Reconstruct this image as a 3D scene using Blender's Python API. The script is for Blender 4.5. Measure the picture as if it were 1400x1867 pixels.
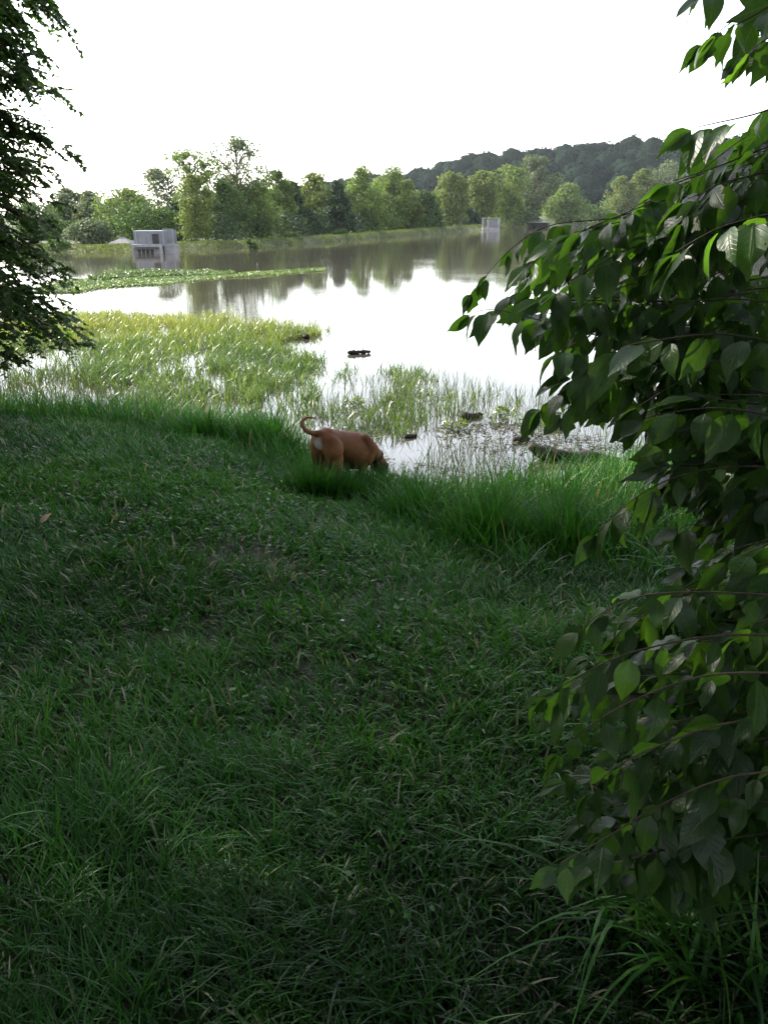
import bpy, bmesh, math, random
import numpy as np
from mathutils import Vector, Matrix, noise as mnoise

for o in list(bpy.data.objects):
    bpy.data.objects.remove(o)
SC = bpy.context.scene
COL = SC.collection
R = math.radians
rng = np.random.default_rng(7)
random.seed(7)

# ------------------------------------------------------------------ camera
W0, H0, F0 = 1400.0, 1867.0, 1453.0
CAM_Z, PITCH = 2.75, R(20.4)
cd = bpy.data.cameras.new('camera')
cd.sensor_fit = 'VERTICAL'; cd.sensor_height = 24.0; cd.lens = 24.0 * F0 / H0
cd.clip_start = 0.05; cd.clip_end = 6000
cam = bpy.data.objects.new('camera', cd); COL.objects.link(cam)
cam.location = (0, 0, CAM_Z); cam.rotation_euler = (math.pi / 2 - PITCH, 0, 0)
SC.camera = cam

# ------------------------------------------------------------------ sky, sun, exposure
SUN_AZ, SUN_EL = R(-52), R(33)          # azimuth measured from +Y towards +X
wd = bpy.data.worlds.new('World'); SC.world = wd; wd.use_nodes = True
nt = wd.node_tree; nt.nodes.clear()
sky = nt.nodes.new('ShaderNodeTexSky'); sky.sky_type = 'NISHITA'; sky.sun_disc = False
sky.sun_elevation = SUN_EL; sky.sun_rotation = SUN_AZ
sky.air_density = 1.1; sky.dust_density = 1.2; sky.ozone_density = 1.0; sky.altitude = 50
hs = nt.nodes.new('ShaderNodeHueSaturation'); hs.inputs['Saturation'].default_value = 0.42
bg = nt.nodes.new('ShaderNodeBackground'); bg.inputs['Strength'].default_value = 0.15
wo = nt.nodes.new('ShaderNodeOutputWorld')
nt.links.new(sky.outputs[0], hs.inputs['Color']); nt.links.new(hs.outputs[0], bg.inputs[0]); nt.links.new(bg.outputs[0], wo.inputs[0])
sd = bpy.data.lights.new('sun', 'SUN'); sd.energy = 3.0; sd.angle = R(0.6); sd.color = (1, 0.93, 0.80)
sun = bpy.data.objects.new('sun', sd); COL.objects.link(sun)
SUNV = Vector((math.sin(SUN_AZ) * math.cos(SUN_EL), math.cos(SUN_AZ) * math.cos(SUN_EL), math.sin(SUN_EL)))
sun.rotation_euler = SUNV.to_track_quat('Z', 'Y').to_euler(); sun.location = SUNV * 60
vs = SC.view_settings
vs.view_transform = 'Standard'; vs.look = 'None'; vs.gamma = 1.0; vs.use_curve_mapping = False
vs.exposure = 1.95
cy = SC.cycles
cy.use_denoising = True; cy.max_bounces = 6; cy.diffuse_bounces = 3; cy.glossy_bounces = 3
cy.transmission_bounces = 4; cy.volume_bounces = 0; cy.transparent_max_bounces = 8; cy.sample_clamp_indirect = 6
cy.caustics_reflective = False; cy.caustics_refractive = False

# ------------------------------------------------------------------ helpers
CP, SP = math.cos(PITCH), math.sin(PITCH)
def ray(px, py):
    u = (px - W0 / 2) / F0; v = (H0 / 2 - py) / F0
    return np.array([u, CP + v * SP, -SP + v * CP])
def on_z(px, py, z=0.0):
    d = ray(px, py); t = (z - CAM_Z) / d[2]
    return np.array([0, 0, CAM_Z]) + d * t
def at_y(px, py, y):
    d = ray(px, py); return np.array([0, 0, CAM_Z]) + d * (y / d[1])
def at_depth(px, py, t):
    return np.array([0, 0, CAM_Z]) + ray(px, py) * t
def project(P):
    P = np.atleast_2d(P); x = P[:, 0]; y = P[:, 1]; z = P[:, 2] - CAM_Z
    dep = y * CP - z * SP; up = y * SP + z * CP
    dep = np.where(np.abs(dep) < 1e-4, 1e-4, dep)
    return W0 / 2 + F0 * x / dep, H0 / 2 - F0 * up / dep, dep
def in_poly(px, py, poly):
    r = np.zeros(len(px), bool); n = len(poly)
    for i in range(n):
        x1, y1 = poly[i]; x2, y2 = poly[(i + 1) % n]
        c = ((y1 > py) != (y2 > py)) & (px < (x2 - x1) * (py - y1) / ((y2 - y1) if y2 != y1 else 1e-9) + x1)
        r ^= c
    return r
def vnoise(x, y, seed=0):
    x = np.asarray(x, float) + seed * 17.31; y = np.asarray(y, float) - seed * 9.77
    xi = np.floor(x); yi = np.floor(y); fx = x - xi; fy = y - yi
    fx = fx * fx * (3 - 2 * fx); fy = fy * fy * (3 - 2 * fy)
    def h(a, b):
        s = np.sin(a * 127.1 + b * 311.7 + seed * 74.7) * 43758.5453
        return s - np.floor(s)
    return (h(xi, yi) * (1 - fx) + h(xi + 1, yi) * fx) * (1 - fy) + (h(xi, yi + 1) * (1 - fx) + h(xi + 1, yi + 1) * fx) * fy
def fbm(x, y, seed=0):
    return 0.55 * vnoise(x, y, seed) + 0.28 * vnoise(x * 2.1, y * 2.1, seed + 1) + 0.17 * vnoise(x * 4.3, y * 4.3, seed + 2)
def hash2(i, j, seed=0):
    s = np.sin(i * 12.9898 + j * 78.233 + seed * 37.719) * 43758.5453; return s - np.floor(s)
def tuft(x, y, g, seed=0):
    i = np.floor(x / g); j = np.floor(y / g)
    return (i + hash2(i, j, seed)) * g, (j + hash2(i, j, seed + 5)) * g
def sstep(a, b, x):
    t = np.clip((x - a) / (b - a), 0, 1); return t * t * (3 - 2 * t)

def mesh_np(name, V, Fq, mat, parent=None, tint=None, uv=None, smooth=True):
    V = np.asarray(V, np.float32); Fq = np.asarray(Fq, np.int32); k = Fq.shape[1]
    me = bpy.data.meshes.new(name)
    me.vertices.add(len(V)); me.vertices.foreach_set('co', V.ravel())
    me.loops.add(Fq.size); me.loops.foreach_set('vertex_index', Fq.ravel())
    me.polygons.add(len(Fq)); me.polygons.foreach_set('loop_start', np.arange(0, Fq.size, k, dtype=np.int32))
    me.polygons.foreach_set('use_smooth', np.full(len(Fq), smooth))
    me.update(calc_edges=True)
    if tint is not None:
        a = me.attributes.new('tint', 'FLOAT_COLOR', 'POINT')
        t = np.ones((len(V), 4), np.float32); t[:, :tint.shape[1]] = tint
        a.data.foreach_set('color', t.ravel())
    if uv is not None:
        l = me.uv_layers.new(name='UVMap'); l.data.foreach_set('uv', np.asarray(uv, np.float32)[Fq.ravel()].ravel())
    me.materials.append(mat)
    o = bpy.data.objects.new(name, me); COL.objects.link(o)
    if parent: o.parent = parent
    return o
def mesh_py(name, V, Fc, mat, parent=None, smooth=False):
    me = bpy.data.meshes.new(name); me.from_pydata([tuple(map(float, v)) for v in V], [], [tuple(int(i) for i in f) for f in Fc])
    me.materials.append(mat)
    if smooth:
        me.polygons.foreach_set('use_smooth', [True] * len(me.polygons))
    me.update()
    o = bpy.data.objects.new(name, me); COL.objects.link(o)
    if parent: o.parent = parent
    return o
def empty(name, loc=(0, 0, 0), rz=0):
    o = bpy.data.objects.new(name, None); COL.objects.link(o); o.location = loc; o.rotation_euler = (0, 0, rz)
    o.empty_display_size = 0.1
    return o
def tag(o, label=None, cat=None, group=None, kind=None):
    if label: o['label'] = label
    if cat: o['category'] = cat
    if group: o['group'] = group
    if kind: o['kind'] = kind
    return o
class MB:
    def __init__(s): s.V = []; s.F = []
    def box(s, c, d, rz=0):
        cx, cy_, cz = c; n = len(s.V); ca, sa = math.cos(rz), math.sin(rz)
        for dz in (-.5, .5):
            for dx, dy in ((-.5, -.5), (.5, -.5), (.5, .5), (-.5, .5)):
                x, y = dx * d[0], dy * d[1]
                s.V.append((cx + x * ca - y * sa, cy_ + x * sa + y * ca, cz + dz * d[2]))
        for f in ((3, 2, 1, 0), (4, 5, 6, 7), (0, 1, 5, 4), (1, 2, 6, 5), (2, 3, 7, 6), (3, 0, 4, 7)):
            s.F.append(tuple(n + i for i in f))
        return s
    def tube(s, P, rad, k=7, rough=0.0, cap=True):
        P = [Vector(p) for p in P]; n0 = len(s.V); m = len(P)
        for i, p in enumerate(P):
            t = (P[min(i + 1, m - 1)] - P[max(i - 1, 0)]).normalized()
            a = t.cross(Vector((0.13, 0.31, 0.94)))
            if a.length < 1e-3: a = t.cross(Vector((1, 0, 0)))
            a.normalize(); b = t.cross(a)
            for j in range(k):
                w = 2 * math.pi * j / k; r = rad[i] * (1 + rough * (random.random() - .5))
                s.V.append(tuple(p + a * (r * math.cos(w)) + b * (r * math.sin(w))))
        for i in range(m - 1):
            for j in range(k):
                s.F.append((n0 + i * k + j, n0 + i * k + (j + 1) % k, n0 + (i + 1) * k + (j + 1) % k, n0 + (i + 1) * k + j))
        if cap:
            s.F.append(tuple(n0 + j for j in range(k))[::-1]); s.F.append(tuple(n0 + (m - 1) * k + j for j in range(k)))
        return s
    def build(s, name, mat, parent=None, smooth=False): return mesh_py(name, s.V, s.F, mat, parent, smooth)

# ------------------------------------------------------------------ materials
def newmat(name):
    m = bpy.data.materials.new(name); m.use_nodes = True; n = m.node_tree; n.nodes.clear()
    out = n.nodes.new('ShaderNodeOutputMaterial')
    return m, n, out
def ramp(n, fac, stops):
    r = n.nodes.new('ShaderNodeValToRGB'); e = r.color_ramp.elements
    while len(e) < len(stops): e.new(0.5)
    for i, (p, c) in enumerate(stops):
        e[i].position = p; e[i].color = (*c, 1)
    if fac is not None: n.links.new(fac, r.inputs[0])
    return r
def foliage(name, stops, trans=0.35, rough=0.5, spec=0.35, tcol=(1.1, 1.2, 0.62), sheen=None):
    m, n, out = newmat(name)
    at = n.nodes.new('ShaderNodeAttribute'); at.attribute_name = 'tint'
    sp = n.nodes.new('ShaderNodeSeparateColor'); n.links.new(at.outputs['Color'], sp.inputs[0])
    r = ramp(n, sp.outputs[0], stops)
    p = n.nodes.new('ShaderNodeBsdfPrincipled'); p.inputs['Roughness'].default_value = rough
    p.inputs['Specular IOR Level'].default_value = spec
    n.links.new(r.outputs[0], p.inputs['Base Color'])
    if trans > 0:
        mu = n.nodes.new('ShaderNodeMix'); mu.data_type = 'RGBA'; mu.blend_type = 'MULTIPLY'; mu.inputs[0].default_value = 1
        n.links.new(r.outputs[0], mu.inputs[6]); mu.inputs[7].default_value = (*[c * 1.5 for c in tcol], 1); mu.clamp_result = False
        tr = n.nodes.new('ShaderNodeBsdfTranslucent'); n.links.new(mu.outputs[2], tr.inputs[0])
        mx = n.nodes.new('ShaderNodeMixShader'); mx.inputs[0].default_value = trans
        n.links.new(p.outputs[0], mx.inputs[1]); n.links.new(tr.outputs[0], mx.inputs[2]); n.links.new(mx.outputs[0], out.inputs[0])
    else:
        n.links.new(p.outputs[0], out.inputs[0])
    return m
def plain(name, c1, c2, scale=6, rough=0.8, bump=0.3, spec=0.3, detail=6):
    m, n, out = newmat(name)
    tc = n.nodes.new('ShaderNodeTexCoord'); nz = n.nodes.new('ShaderNodeTexNoise')
    nz.inputs['Scale'].default_value = scale; nz.inputs['Detail'].default_value = detail
    n.links.new(tc.outputs['Object'], nz.inputs['Vector'])
    r = ramp(n, nz.outputs[0], [(0.3, c1), (0.7, c2)])
    p = n.nodes.new('ShaderNodeBsdfPrincipled'); p.inputs['Roughness'].default_value = rough; p.inputs['Specular IOR Level'].default_value = spec
    n.links.new(r.outputs[0], p.inputs['Base Color'])
    if bump:
        b = n.nodes.new('ShaderNodeBump'); b.inputs['Strength'].default_value = bump; b.inputs['Distance'].default_value = 0.02
        n.links.new(nz.outputs[0], b.inputs['Height']); n.links.new(b.outputs[0], p.inputs['Normal'])
    n.links.new(p.outputs[0], out.inputs[0])
    return m
M = {}
M['lawn'] = foliage('lawn_blades', [(0, (.013, .043, .009)), (.5, (.030, .108, .015)), (.9, (.066, .172, .022)), (.94, (.15, .145, .09)), (1, (.26, .25, .18))], .3, .42, .19)
M['bank'] = foliage('bank_blades', [(0, (.012, .048, .008)), (.6, (.032, .115, .016)), (.93, (.07, .165, .024)), (1, (.2, .17, .08))], .32, .45, .3)
M['reed'] = foliage('reed_blades', [(0, (.035, .07, .022)), (.5, (.075, .115, .035)), (.8, (.15, .17, .04)), (1, (.24, .22, .06))], .42, .33, .5)
M['sedge'] = foliage('sedge_stems', [(0, (.03, .05, .02)), (.6, (.07, .09, .03)), (1, (.14, .12, .06))], .25, .5, .4)
M['weed'] = foliage('water_weed', [(0, (.04, .08, .02)), (.5, (.09, .14, .03)), (1, (.16, .20, .04))], .35, .45, .4)
M['dike'] = foliage('dike_blades', [(0, (.04, .06, .02)), (.5, (.085, .11, .035)), (1, (.16, .165, .07))], .25, .7, .1)
M['bark'] = plain('bark', (.05, .04, .03), (.11, .09, .07), 9, .9, .8)
M['palebark'] = plain('pale_bark', (.16, .15, .12), (.3, .28, .24), 5, .85, .4)
M['twig'] = plain('twig_bark', (.025, .018, .012), (.06, .042, .028), 30, .7, .3)
M['log'] = plain('wet_driftwood', (.012, .010, .008), (.035, .028, .021), 7, .75, .9, .2)
M['concrete'] = plain('weathered_concrete', (.20, .195, .20), (.30, .29, .29), 3, .85, .3)
M['concrete_pale'] = plain('pale_concrete', (.24, .235, .235), (.34, .33, .33), 3, .8, .2)
M['sheet'] = plain('grey_sheet_metal', (.15, .15, .165), (.21, .21, .23), 2, .6, .1)
M['rim'] = plain('galvanised_rim', (.25, .245, .25), (.34, .335, .335), 4, .5, .1)
M['dark'] = plain('dark_timber_and_shade', (.03, .028, .025), (.06, .055, .05), 4, .9, .3)
M['roof'] = plain('grey_roofing', (.10, .10, .105), (.15, .15, .155), 2, .7, .15)
M['stone'] = plain('pale_stone', (.35, .34, .32), (.5, .48, .46), 6, .9, .5)
M['mud'] = plain('wet_mud', (.018, .014, .010), (.05, .038, .026), 14, .45, .9, .5)
FOL = [
    foliage('leaf_olive', [(0, (.05, .085, .024)), (.6, (.10, .145, .04)), (1, (.18, .21, .065))], .36, .6, .2),
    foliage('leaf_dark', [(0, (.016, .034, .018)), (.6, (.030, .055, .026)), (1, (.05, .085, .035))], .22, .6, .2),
    foliage('leaf_yellow', [(0, (.06, .085, .026)), (.5, (.105, .135, .042)), (1, (.165, .185, .065))], .38, .6, .2),
    foliage('leaf_grey', [(0, (.06, .08, .045)), (.6, (.10, .125, .07)), (1, (.16, .18, .11))], .3, .6, .2),
    foliage('leaf_mid', [(0, (.028, .06, .018)), (.6, (.055, .095, .026)), (1, (.09, .135, .038))], .3, .6, .2),
]
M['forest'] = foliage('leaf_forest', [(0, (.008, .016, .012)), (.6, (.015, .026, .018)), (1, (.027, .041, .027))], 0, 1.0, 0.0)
M['near_leaf'] = foliage('leaf_locust', [(0, (.018, .038, .010)), (.6, (.034, .072, .014)), (1, (.08, .13, .022))], .45, .5, .35)

def ground_material():
    m, n, out = newmat('ground_soil')
    at = n.nodes.new('ShaderNodeAttribute'); at.attribute_name = 'tint'
    sp = n.nodes.new('ShaderNodeSeparateColor'); n.links.new(at.outputs['Color'], sp.inputs[0])
    tc = n.nodes.new('ShaderNodeTexCoord')
    nz = n.nodes.new('ShaderNodeTexNoise'); nz.inputs['Scale'].default_value = 7; nz.inputs['Detail'].default_value = 8
    n.links.new(tc.outputs['Object'], nz.inputs['Vector'])
    soil = ramp(n, nz.outputs[0], [(.3, (.012, .011, .007)), (.55, (.024, .022, .013)), (.75, (.05, .04, .026))])
    nz2 = n.nodes.new('ShaderNodeTexNoise'); nz2.inputs['Scale'].default_value = .35; nz2.inputs['Detail'].default_value = 8
    n.links.new(tc.outputs['Object'], nz2.inputs['Vector'])
    mead = ramp(n, nz2.outputs[0], [(.3, (.035, .045, .02)), (.5, (.06, .07, .03)), (.7, (.10, .10, .055))])
    mix = n.nodes.new('ShaderNodeMix'); mix.data_type = 'RGBA'
    n.links.new(sp.outputs[0], mix.inputs[0]); n.links.new(soil.outputs[0], mix.inputs[6]); n.links.new(mead.outputs[0], mix.inputs[7])
    p = n.nodes.new('ShaderNodeBsdfPrincipled'); p.inputs['Roughness'].default_value = .9; p.inputs['Specular IOR Level'].default_value = .2
    n.links.new(mix.outputs[2], p.inputs['Base Color'])
    b = n.nodes.new('ShaderNodeBump'); b.inputs['Strength'].default_value = .6; b.inputs['Distance'].default_value = .03
    n.links.new(nz.outputs[0], b.inputs['Height']); n.links.new(b.outputs[0], p.inputs['Normal']); n.links.new(p.outputs[0], out.inputs[0])
    return m
def water_material():
    m, n, out = newmat('lake_water')
    tc = n.nodes.new('ShaderNodeTexCoord')
    mp = n.nodes.new('ShaderNodeMapping'); n.links.new(tc.outputs['Object'], mp.inputs[0]); mp.inputs['Scale'].default_value = (1.0, 1.6, 1)
    a = n.nodes.new('ShaderNodeTexNoise'); a.inputs['Scale'].default_value = 2.2; a.inputs['Detail'].default_value = 3
    b = n.nodes.new('ShaderNodeTexNoise'); b.inputs['Scale'].default_value = 11; b.inputs['Detail'].default_value = 2
    c = n.nodes.new('ShaderNodeTexNoise'); c.inputs['Scale'].default_value = .09; c.inputs['Detail'].default_value = 3
    for q in (a, b, c): n.links.new(mp.outputs[0], q.inputs['Vector'])
    ad = n.nodes.new('ShaderNodeMath'); ad.operation = 'MULTIPLY_ADD'; ad.inputs[1].default_value = .25
    n.links.new(b.outputs[0], ad.inputs[0]); n.links.new(a.outputs[0], ad.inputs[2])
    st = n.nodes.new('ShaderNodeMapRange'); st.inputs[1].default_value = .4; st.inputs[2].default_value = .65; st.inputs[3].default_value = .018; st.inputs[4].default_value = .075
    n.links.new(c.outputs[0], st.inputs[0])
    bp = n.nodes.new('ShaderNodeBump'); bp.inputs['Distance'].default_value = .04
    n.links.new(st.outputs[0], bp.inputs['Strength']); n.links.new(ad.outputs[0], bp.inputs['Height'])
    p = n.nodes.new('ShaderNodeBsdfPrincipled')
    p.inputs['Base Color'].default_value = (.055, .047, .037, 1); p.inputs['Roughness'].default_value = .04; p.inputs['IOR'].default_value = 1.5
    n.links.new(bp.outputs[0], p.inputs['Normal']); n.links.new(p.outputs[0], out.inputs[0])
    return m

# ------------------------------------------------------------------ terrain
_sh = [on_z(px, py) for px, py in ((-300, 742), (-100, 748), (0, 752), (300, 772), (470, 798), (590, 862), (700, 892), (800, 905), (900, 905), (1000, 892), (1100, 868), (1250, 845), (1500, 815))]
SHX = np.array([-400, -60, -20] + [p[0] for p in _sh] + [20, 60, 400]); SHY = np.array([60, 24, 15.5] + [p[1] for p in _sh] + [13, 18, 30])
def shore_near(x): return np.interp(x, SHX, SHY)
FSX = np.array([-400, -70, -29, -19, -9.8, 3, 14, 22, 30, 52, 90, 200, 900]); FSY = np.array([70, 63, 66, 68, 84, 122, 152, 180, 205, 262, 285, 300, 420])
def shore_far(x): return np.interp(x, FSX, FSY)
def ground_z(x, y):
    x = np.asarray(x, float); y = np.asarray(y, float)
    s = shore_near(x) - y
    near = np.where(s > 0, 1.36 * (1 - np.exp(-np.clip(s, 0, 99) / 5)), -0.9 * (1 - np.exp(np.clip(s, -99, 0) / 7)))
    near = near + np.where(s > 0, 0.05 * (fbm(x * .8, y * .8, 3) - .5) + 0.025 * (vnoise(x * 3.1, y * 3.1, 5) - .5), 0)
    f = y - shore_far(x)
    hd = np.interp(x, [-80, -19, 3, 14, 22, 30, 400], [0.40, 0.42, 0.7, 0.95, 0.9, 0.5, 0.45])
    dike = np.where(f < 0, -0.9 * (1 - np.exp(np.clip(f, -99, 0) / 4)), hd * sstep(-.6, 2.2, f) * (1 + .12 * (vnoise(x * .5, y * .5, 8) - .5)) - (hd - .2) * sstep(4.5, 9, f))
    mead = 3.6 * sstep(5, 75, f) * sstep(24, 48, x)
    hill = 30 * sstep(-150, 190, x) * sstep(330, 520, y) + 6 * sstep(200, 500, x) * sstep(330, 520, y)
    return np.maximum(near, dike + mead + hill)
def on_ground(px, py):
    d = ray(px, py); lo = np.array([0, 0, CAM_Z])
    t = .3
    while t < 600:
        p = lo + d * t
        if p[2] <= ground_z(p[0], p[1]): return p
        t *= 1.01
    return p
def grow(a, b, n, pw=2.2): return a + (b - a) * np.linspace(0, 1, n + 1)[1:] ** pw
gx = np.concatenate([-grow(14, 1600, 46)[::-1], np.arange(-14, 14.01, .14), grow(14, 1600, 46)])
gy = np.concatenate([-grow(4, 120, 14)[::-1], np.arange(-4, 26.01, .14), np.arange(27, 60, 3), np.arange(60, 310, 2.5), grow(310, 2500, 40)])
GX, GY = np.meshgrid(gx, gy); nx, ny = len(gx), len(gy)
GZ = ground_z(GX, GY)
idx = np.arange(nx * ny).reshape(ny, nx)
Fg = np.stack([idx[:-1, :-1], idx[:-1, 1:], idx[1:, 1:], idx[1:, :-1]], -1).reshape(-1, 4)
zone = np.clip((GY - 40) / 10, 0, 1)
ground = mesh_np('ground', np.stack([GX, GY, GZ], -1).reshape(-1, 3), Fg, ground_material(), tint=np.stack([zone.ravel()] * 3, -1))
tag(ground, kind='structure')
wx = np.linspace(-700, 900, 9); wy = np.linspace(4, 460, 7)
WX, WY = np.meshgrid(wx, wy); wi = np.arange(63).reshape(7, 9)
lake = mesh_np('lake', np.stack([WX, WY, WX * 0], -1).reshape(-1, 3), np.stack([wi[:-1, :-1], wi[:-1, 1:], wi[1:, 1:], wi[1:, :-1]], -1).reshape(-1, 4), water_material())
tag(lake, kind='structure')

# ------------------------------------------------------------------ blades and leaf clouds
def blades(P, h, w, head, th0, bend, tint, segs=3, face=None):
    """P base points (n,3); each blade bends away in direction head."""
    n = len(P); dz = h / segs
    dirx, diry = np.cos(head), np.sin(head)
    if face is None: face = head + math.pi / 2
    wx, wy = np.cos(face), np.sin(face)
    V = np.zeros((n, segs + 1, 2, 3)); c = P.copy().astype(float)
    for i in range(segs + 1):
        t = i / segs
        ww = w * (1 - t ** 2.2 * .92) * .5
        V[:, i, 0] = c + np.stack([-wx * ww, -wy * ww, 0 * ww], -1)
        V[:, i, 1] = c + np.stack([wx * ww, wy * ww, 0 * ww], -1)
        th = th0 + bend * (t + .5 / segs)
        c = c + np.stack([dirx * np.sin(th) * dz, diry * np.sin(th) * dz, np.cos(th) * dz], -1)
    base = (np.arange(n) * (segs + 1) * 2)[:, None]
    q = np.concatenate([np.array([[2 * i, 2 * i + 1, 2 * i + 3, 2 * i + 2]]) for i in range(segs)], 0)
    Fq = (base[:, None, :] + q[None, :, :]).reshape(-1, 4)
    T = np.repeat(tint, (segs + 1) * 2, axis=0)
    return V.reshape(-1, 3), Fq, T
def joinq(parts):
    Vs, Fs, Ts = [], [], []; o = 0
    for v, f, t in parts:
        Vs.append(v); Fs.append(f + o); Ts.append(t); o += len(v)
    return np.concatenate(Vs), np.concatenate(Fs), np.concatenate(Ts)
def leafquads(C, size, N, aspect=.6, tint=None, rs=rng):
    """leaf-shaped quads (diamonds) centred at C, normals about N."""
    n = len(C); N = N / (np.linalg.norm(N, axis=1, keepdims=True) + 1e-9)
    a = np.cross(N, rs.normal(size=(n, 3))); a /= np.linalg.norm(a, axis=1, keepdims=True) + 1e-9
    b = np.cross(N, a); s = (size * .5)[:, None]
    fold = N * s * .25
    V = np.stack([C - a * s, C + b * s * aspect + fold * .6, C + a * s, C - b * s * aspect + fold * .6], 1).reshape(-1, 3)
    Fq = np.arange(n * 4).reshape(-1, 4)
    return V, Fq, np.repeat(tint, 4, axis=0)

def bare(x, y):
    b = np.zeros_like(x)
    for (px, py, r) in ((455, 1015, .42), (520, 1050, .25), (225, 935, .25), (15, 1690, .2), (600, 955, .3)):
        p = on_ground(px, py); d = np.hypot(x - p[0], (y - p[1]) * .8)
        b = np.maximum(b, 1 - sstep(r * .4, r, d + .12 * (vnoise(x * 6, y * 6, 4) - .5)))
    return b
def y_tall(x): return np.interp(x, [-12, -5, -2.2, -.9, -.45, -.1, .25, .6, 1.05, 1.5, 3, 8], [10.3, 9.4, 8.7, 7.2, 6.5, 6.0, 5.2, 4.75, 4.6, 4.3, 3.9, 3.8])

def lawn():
    parts = []
    for (y0, y1, rho, segs, wmul) in ((.35, 1.3, 5200, 4, 1), (1.3, 2.4, 5600, 4, 1.0), (2.4, 4.2, 4200, 3, 1.25), (4.2, 6.5, 2400, 3, 1.7), (6.5, 12, 1150, 2, 2.5)):
        xm = .53 * y1 + 1.1
        n = int(rho * 2 * xm * (y1 - y0))
        x = rng.uniform(-xm, xm, n); y = rng.uniform(y0, y1, n)
        # bunch blades into tufts
        k = .55; g = .09 * (1 if y1 < 3 else 1.8)
        tx, ty = tuft(x + .03 * rng.normal(size=n), y + .03 * rng.normal(size=n), g, 3)
        pull = np.where(rng.random(n) < .5, .45, 0.0); x = x + (tx - x) * pull; y = y + (ty - y) * pull
        s = shore_near(x) - y
        keep = (np.abs(x) < .53 * y + 1.2) & (s > .15) & (rng.random(n) > bare(x, y) * .6) & (y < y_tall(x) + .25)
        cl = fbm(x * .9, y * .9, 11); keep &= rng.random(n) < .55 + .9 * cl
        x, y, tx, ty = x[keep], y[keep], tx[keep], ty[keep]; n = len(x)
        cl = fbm(x * .9, y * .9, 11); fine = vnoise(x * 4.2, y * 4.2, 21)
        h = (.045 + .075 * cl + .06 * fine ** 2) * rng.uniform(.6, 1.35, n)
        nearf = 1 - sstep(1.6, 3.4, y); h = h * (1 + .45 * nearf)
        long = rng.random(n) < .015; h = np.where(long, h * 1.7, h)
        head = np.arctan2(y - ty, x - tx) + rng.normal(0, .7, n)
        wind = 6.3 * vnoise(x * .7, y * .7, 31); head = np.where(rng.random(n) < .55, wind + rng.normal(0, .8, n), head)
        th0 = rng.uniform(.05, .55, n); bend = rng.uniform(.3, 1.7, n) * (1 + .25 * nearf)
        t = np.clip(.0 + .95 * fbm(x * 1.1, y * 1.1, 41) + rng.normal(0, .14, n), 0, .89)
        t = np.clip(t - .22 * (1 - sstep(1.2, 2.6, y)), 0, 1)  # blades nearest the viewpoint tinted darker, canopy shade put into their colour
        t = np.where((rng.random(n) < .042 + .05 * bare(x, y)) & ~long & (h < .15), rng.uniform(.93, 1, n), t)
        w = rng.uniform(.0042, .0076, n) * wmul; w = np.where(t > .92, w * 1.6, w)
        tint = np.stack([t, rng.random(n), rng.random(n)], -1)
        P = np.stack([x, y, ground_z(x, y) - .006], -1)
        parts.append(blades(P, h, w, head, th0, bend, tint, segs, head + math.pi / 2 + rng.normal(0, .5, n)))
    n = 26000
    x = rng.uniform(-4, 4, n); y = rng.uniform(.4, 7.5, n); k = (np.abs(x) < .53 * y + 1.2) & (y < y_tall(x)) & (rng.random(n) < sstep(.45, .7, fbm(x * 1.7, y * 1.7, 64)))
    x, y = x[k], y[k]; n = len(x); t = np.clip(rng.normal(.5, .2, n), 0, .88); t = np.where(rng.random(n) < .03, .97, t)
    C = np.stack([x, y, ground_z(x, y) + rng.uniform(.01, .06, n)], -1); N = np.stack([rng.normal(0, .45, n), rng.normal(0, .45, n), np.ones(n)], -1)
    parts.append(leafquads(C, rng.uniform(.014, .034, n) * (1 + .12 * y), N, .6, np.stack([t] * 3, -1)))
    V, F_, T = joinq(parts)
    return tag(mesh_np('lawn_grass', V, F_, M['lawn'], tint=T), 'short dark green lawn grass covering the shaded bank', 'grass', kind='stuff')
lawn()

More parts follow.
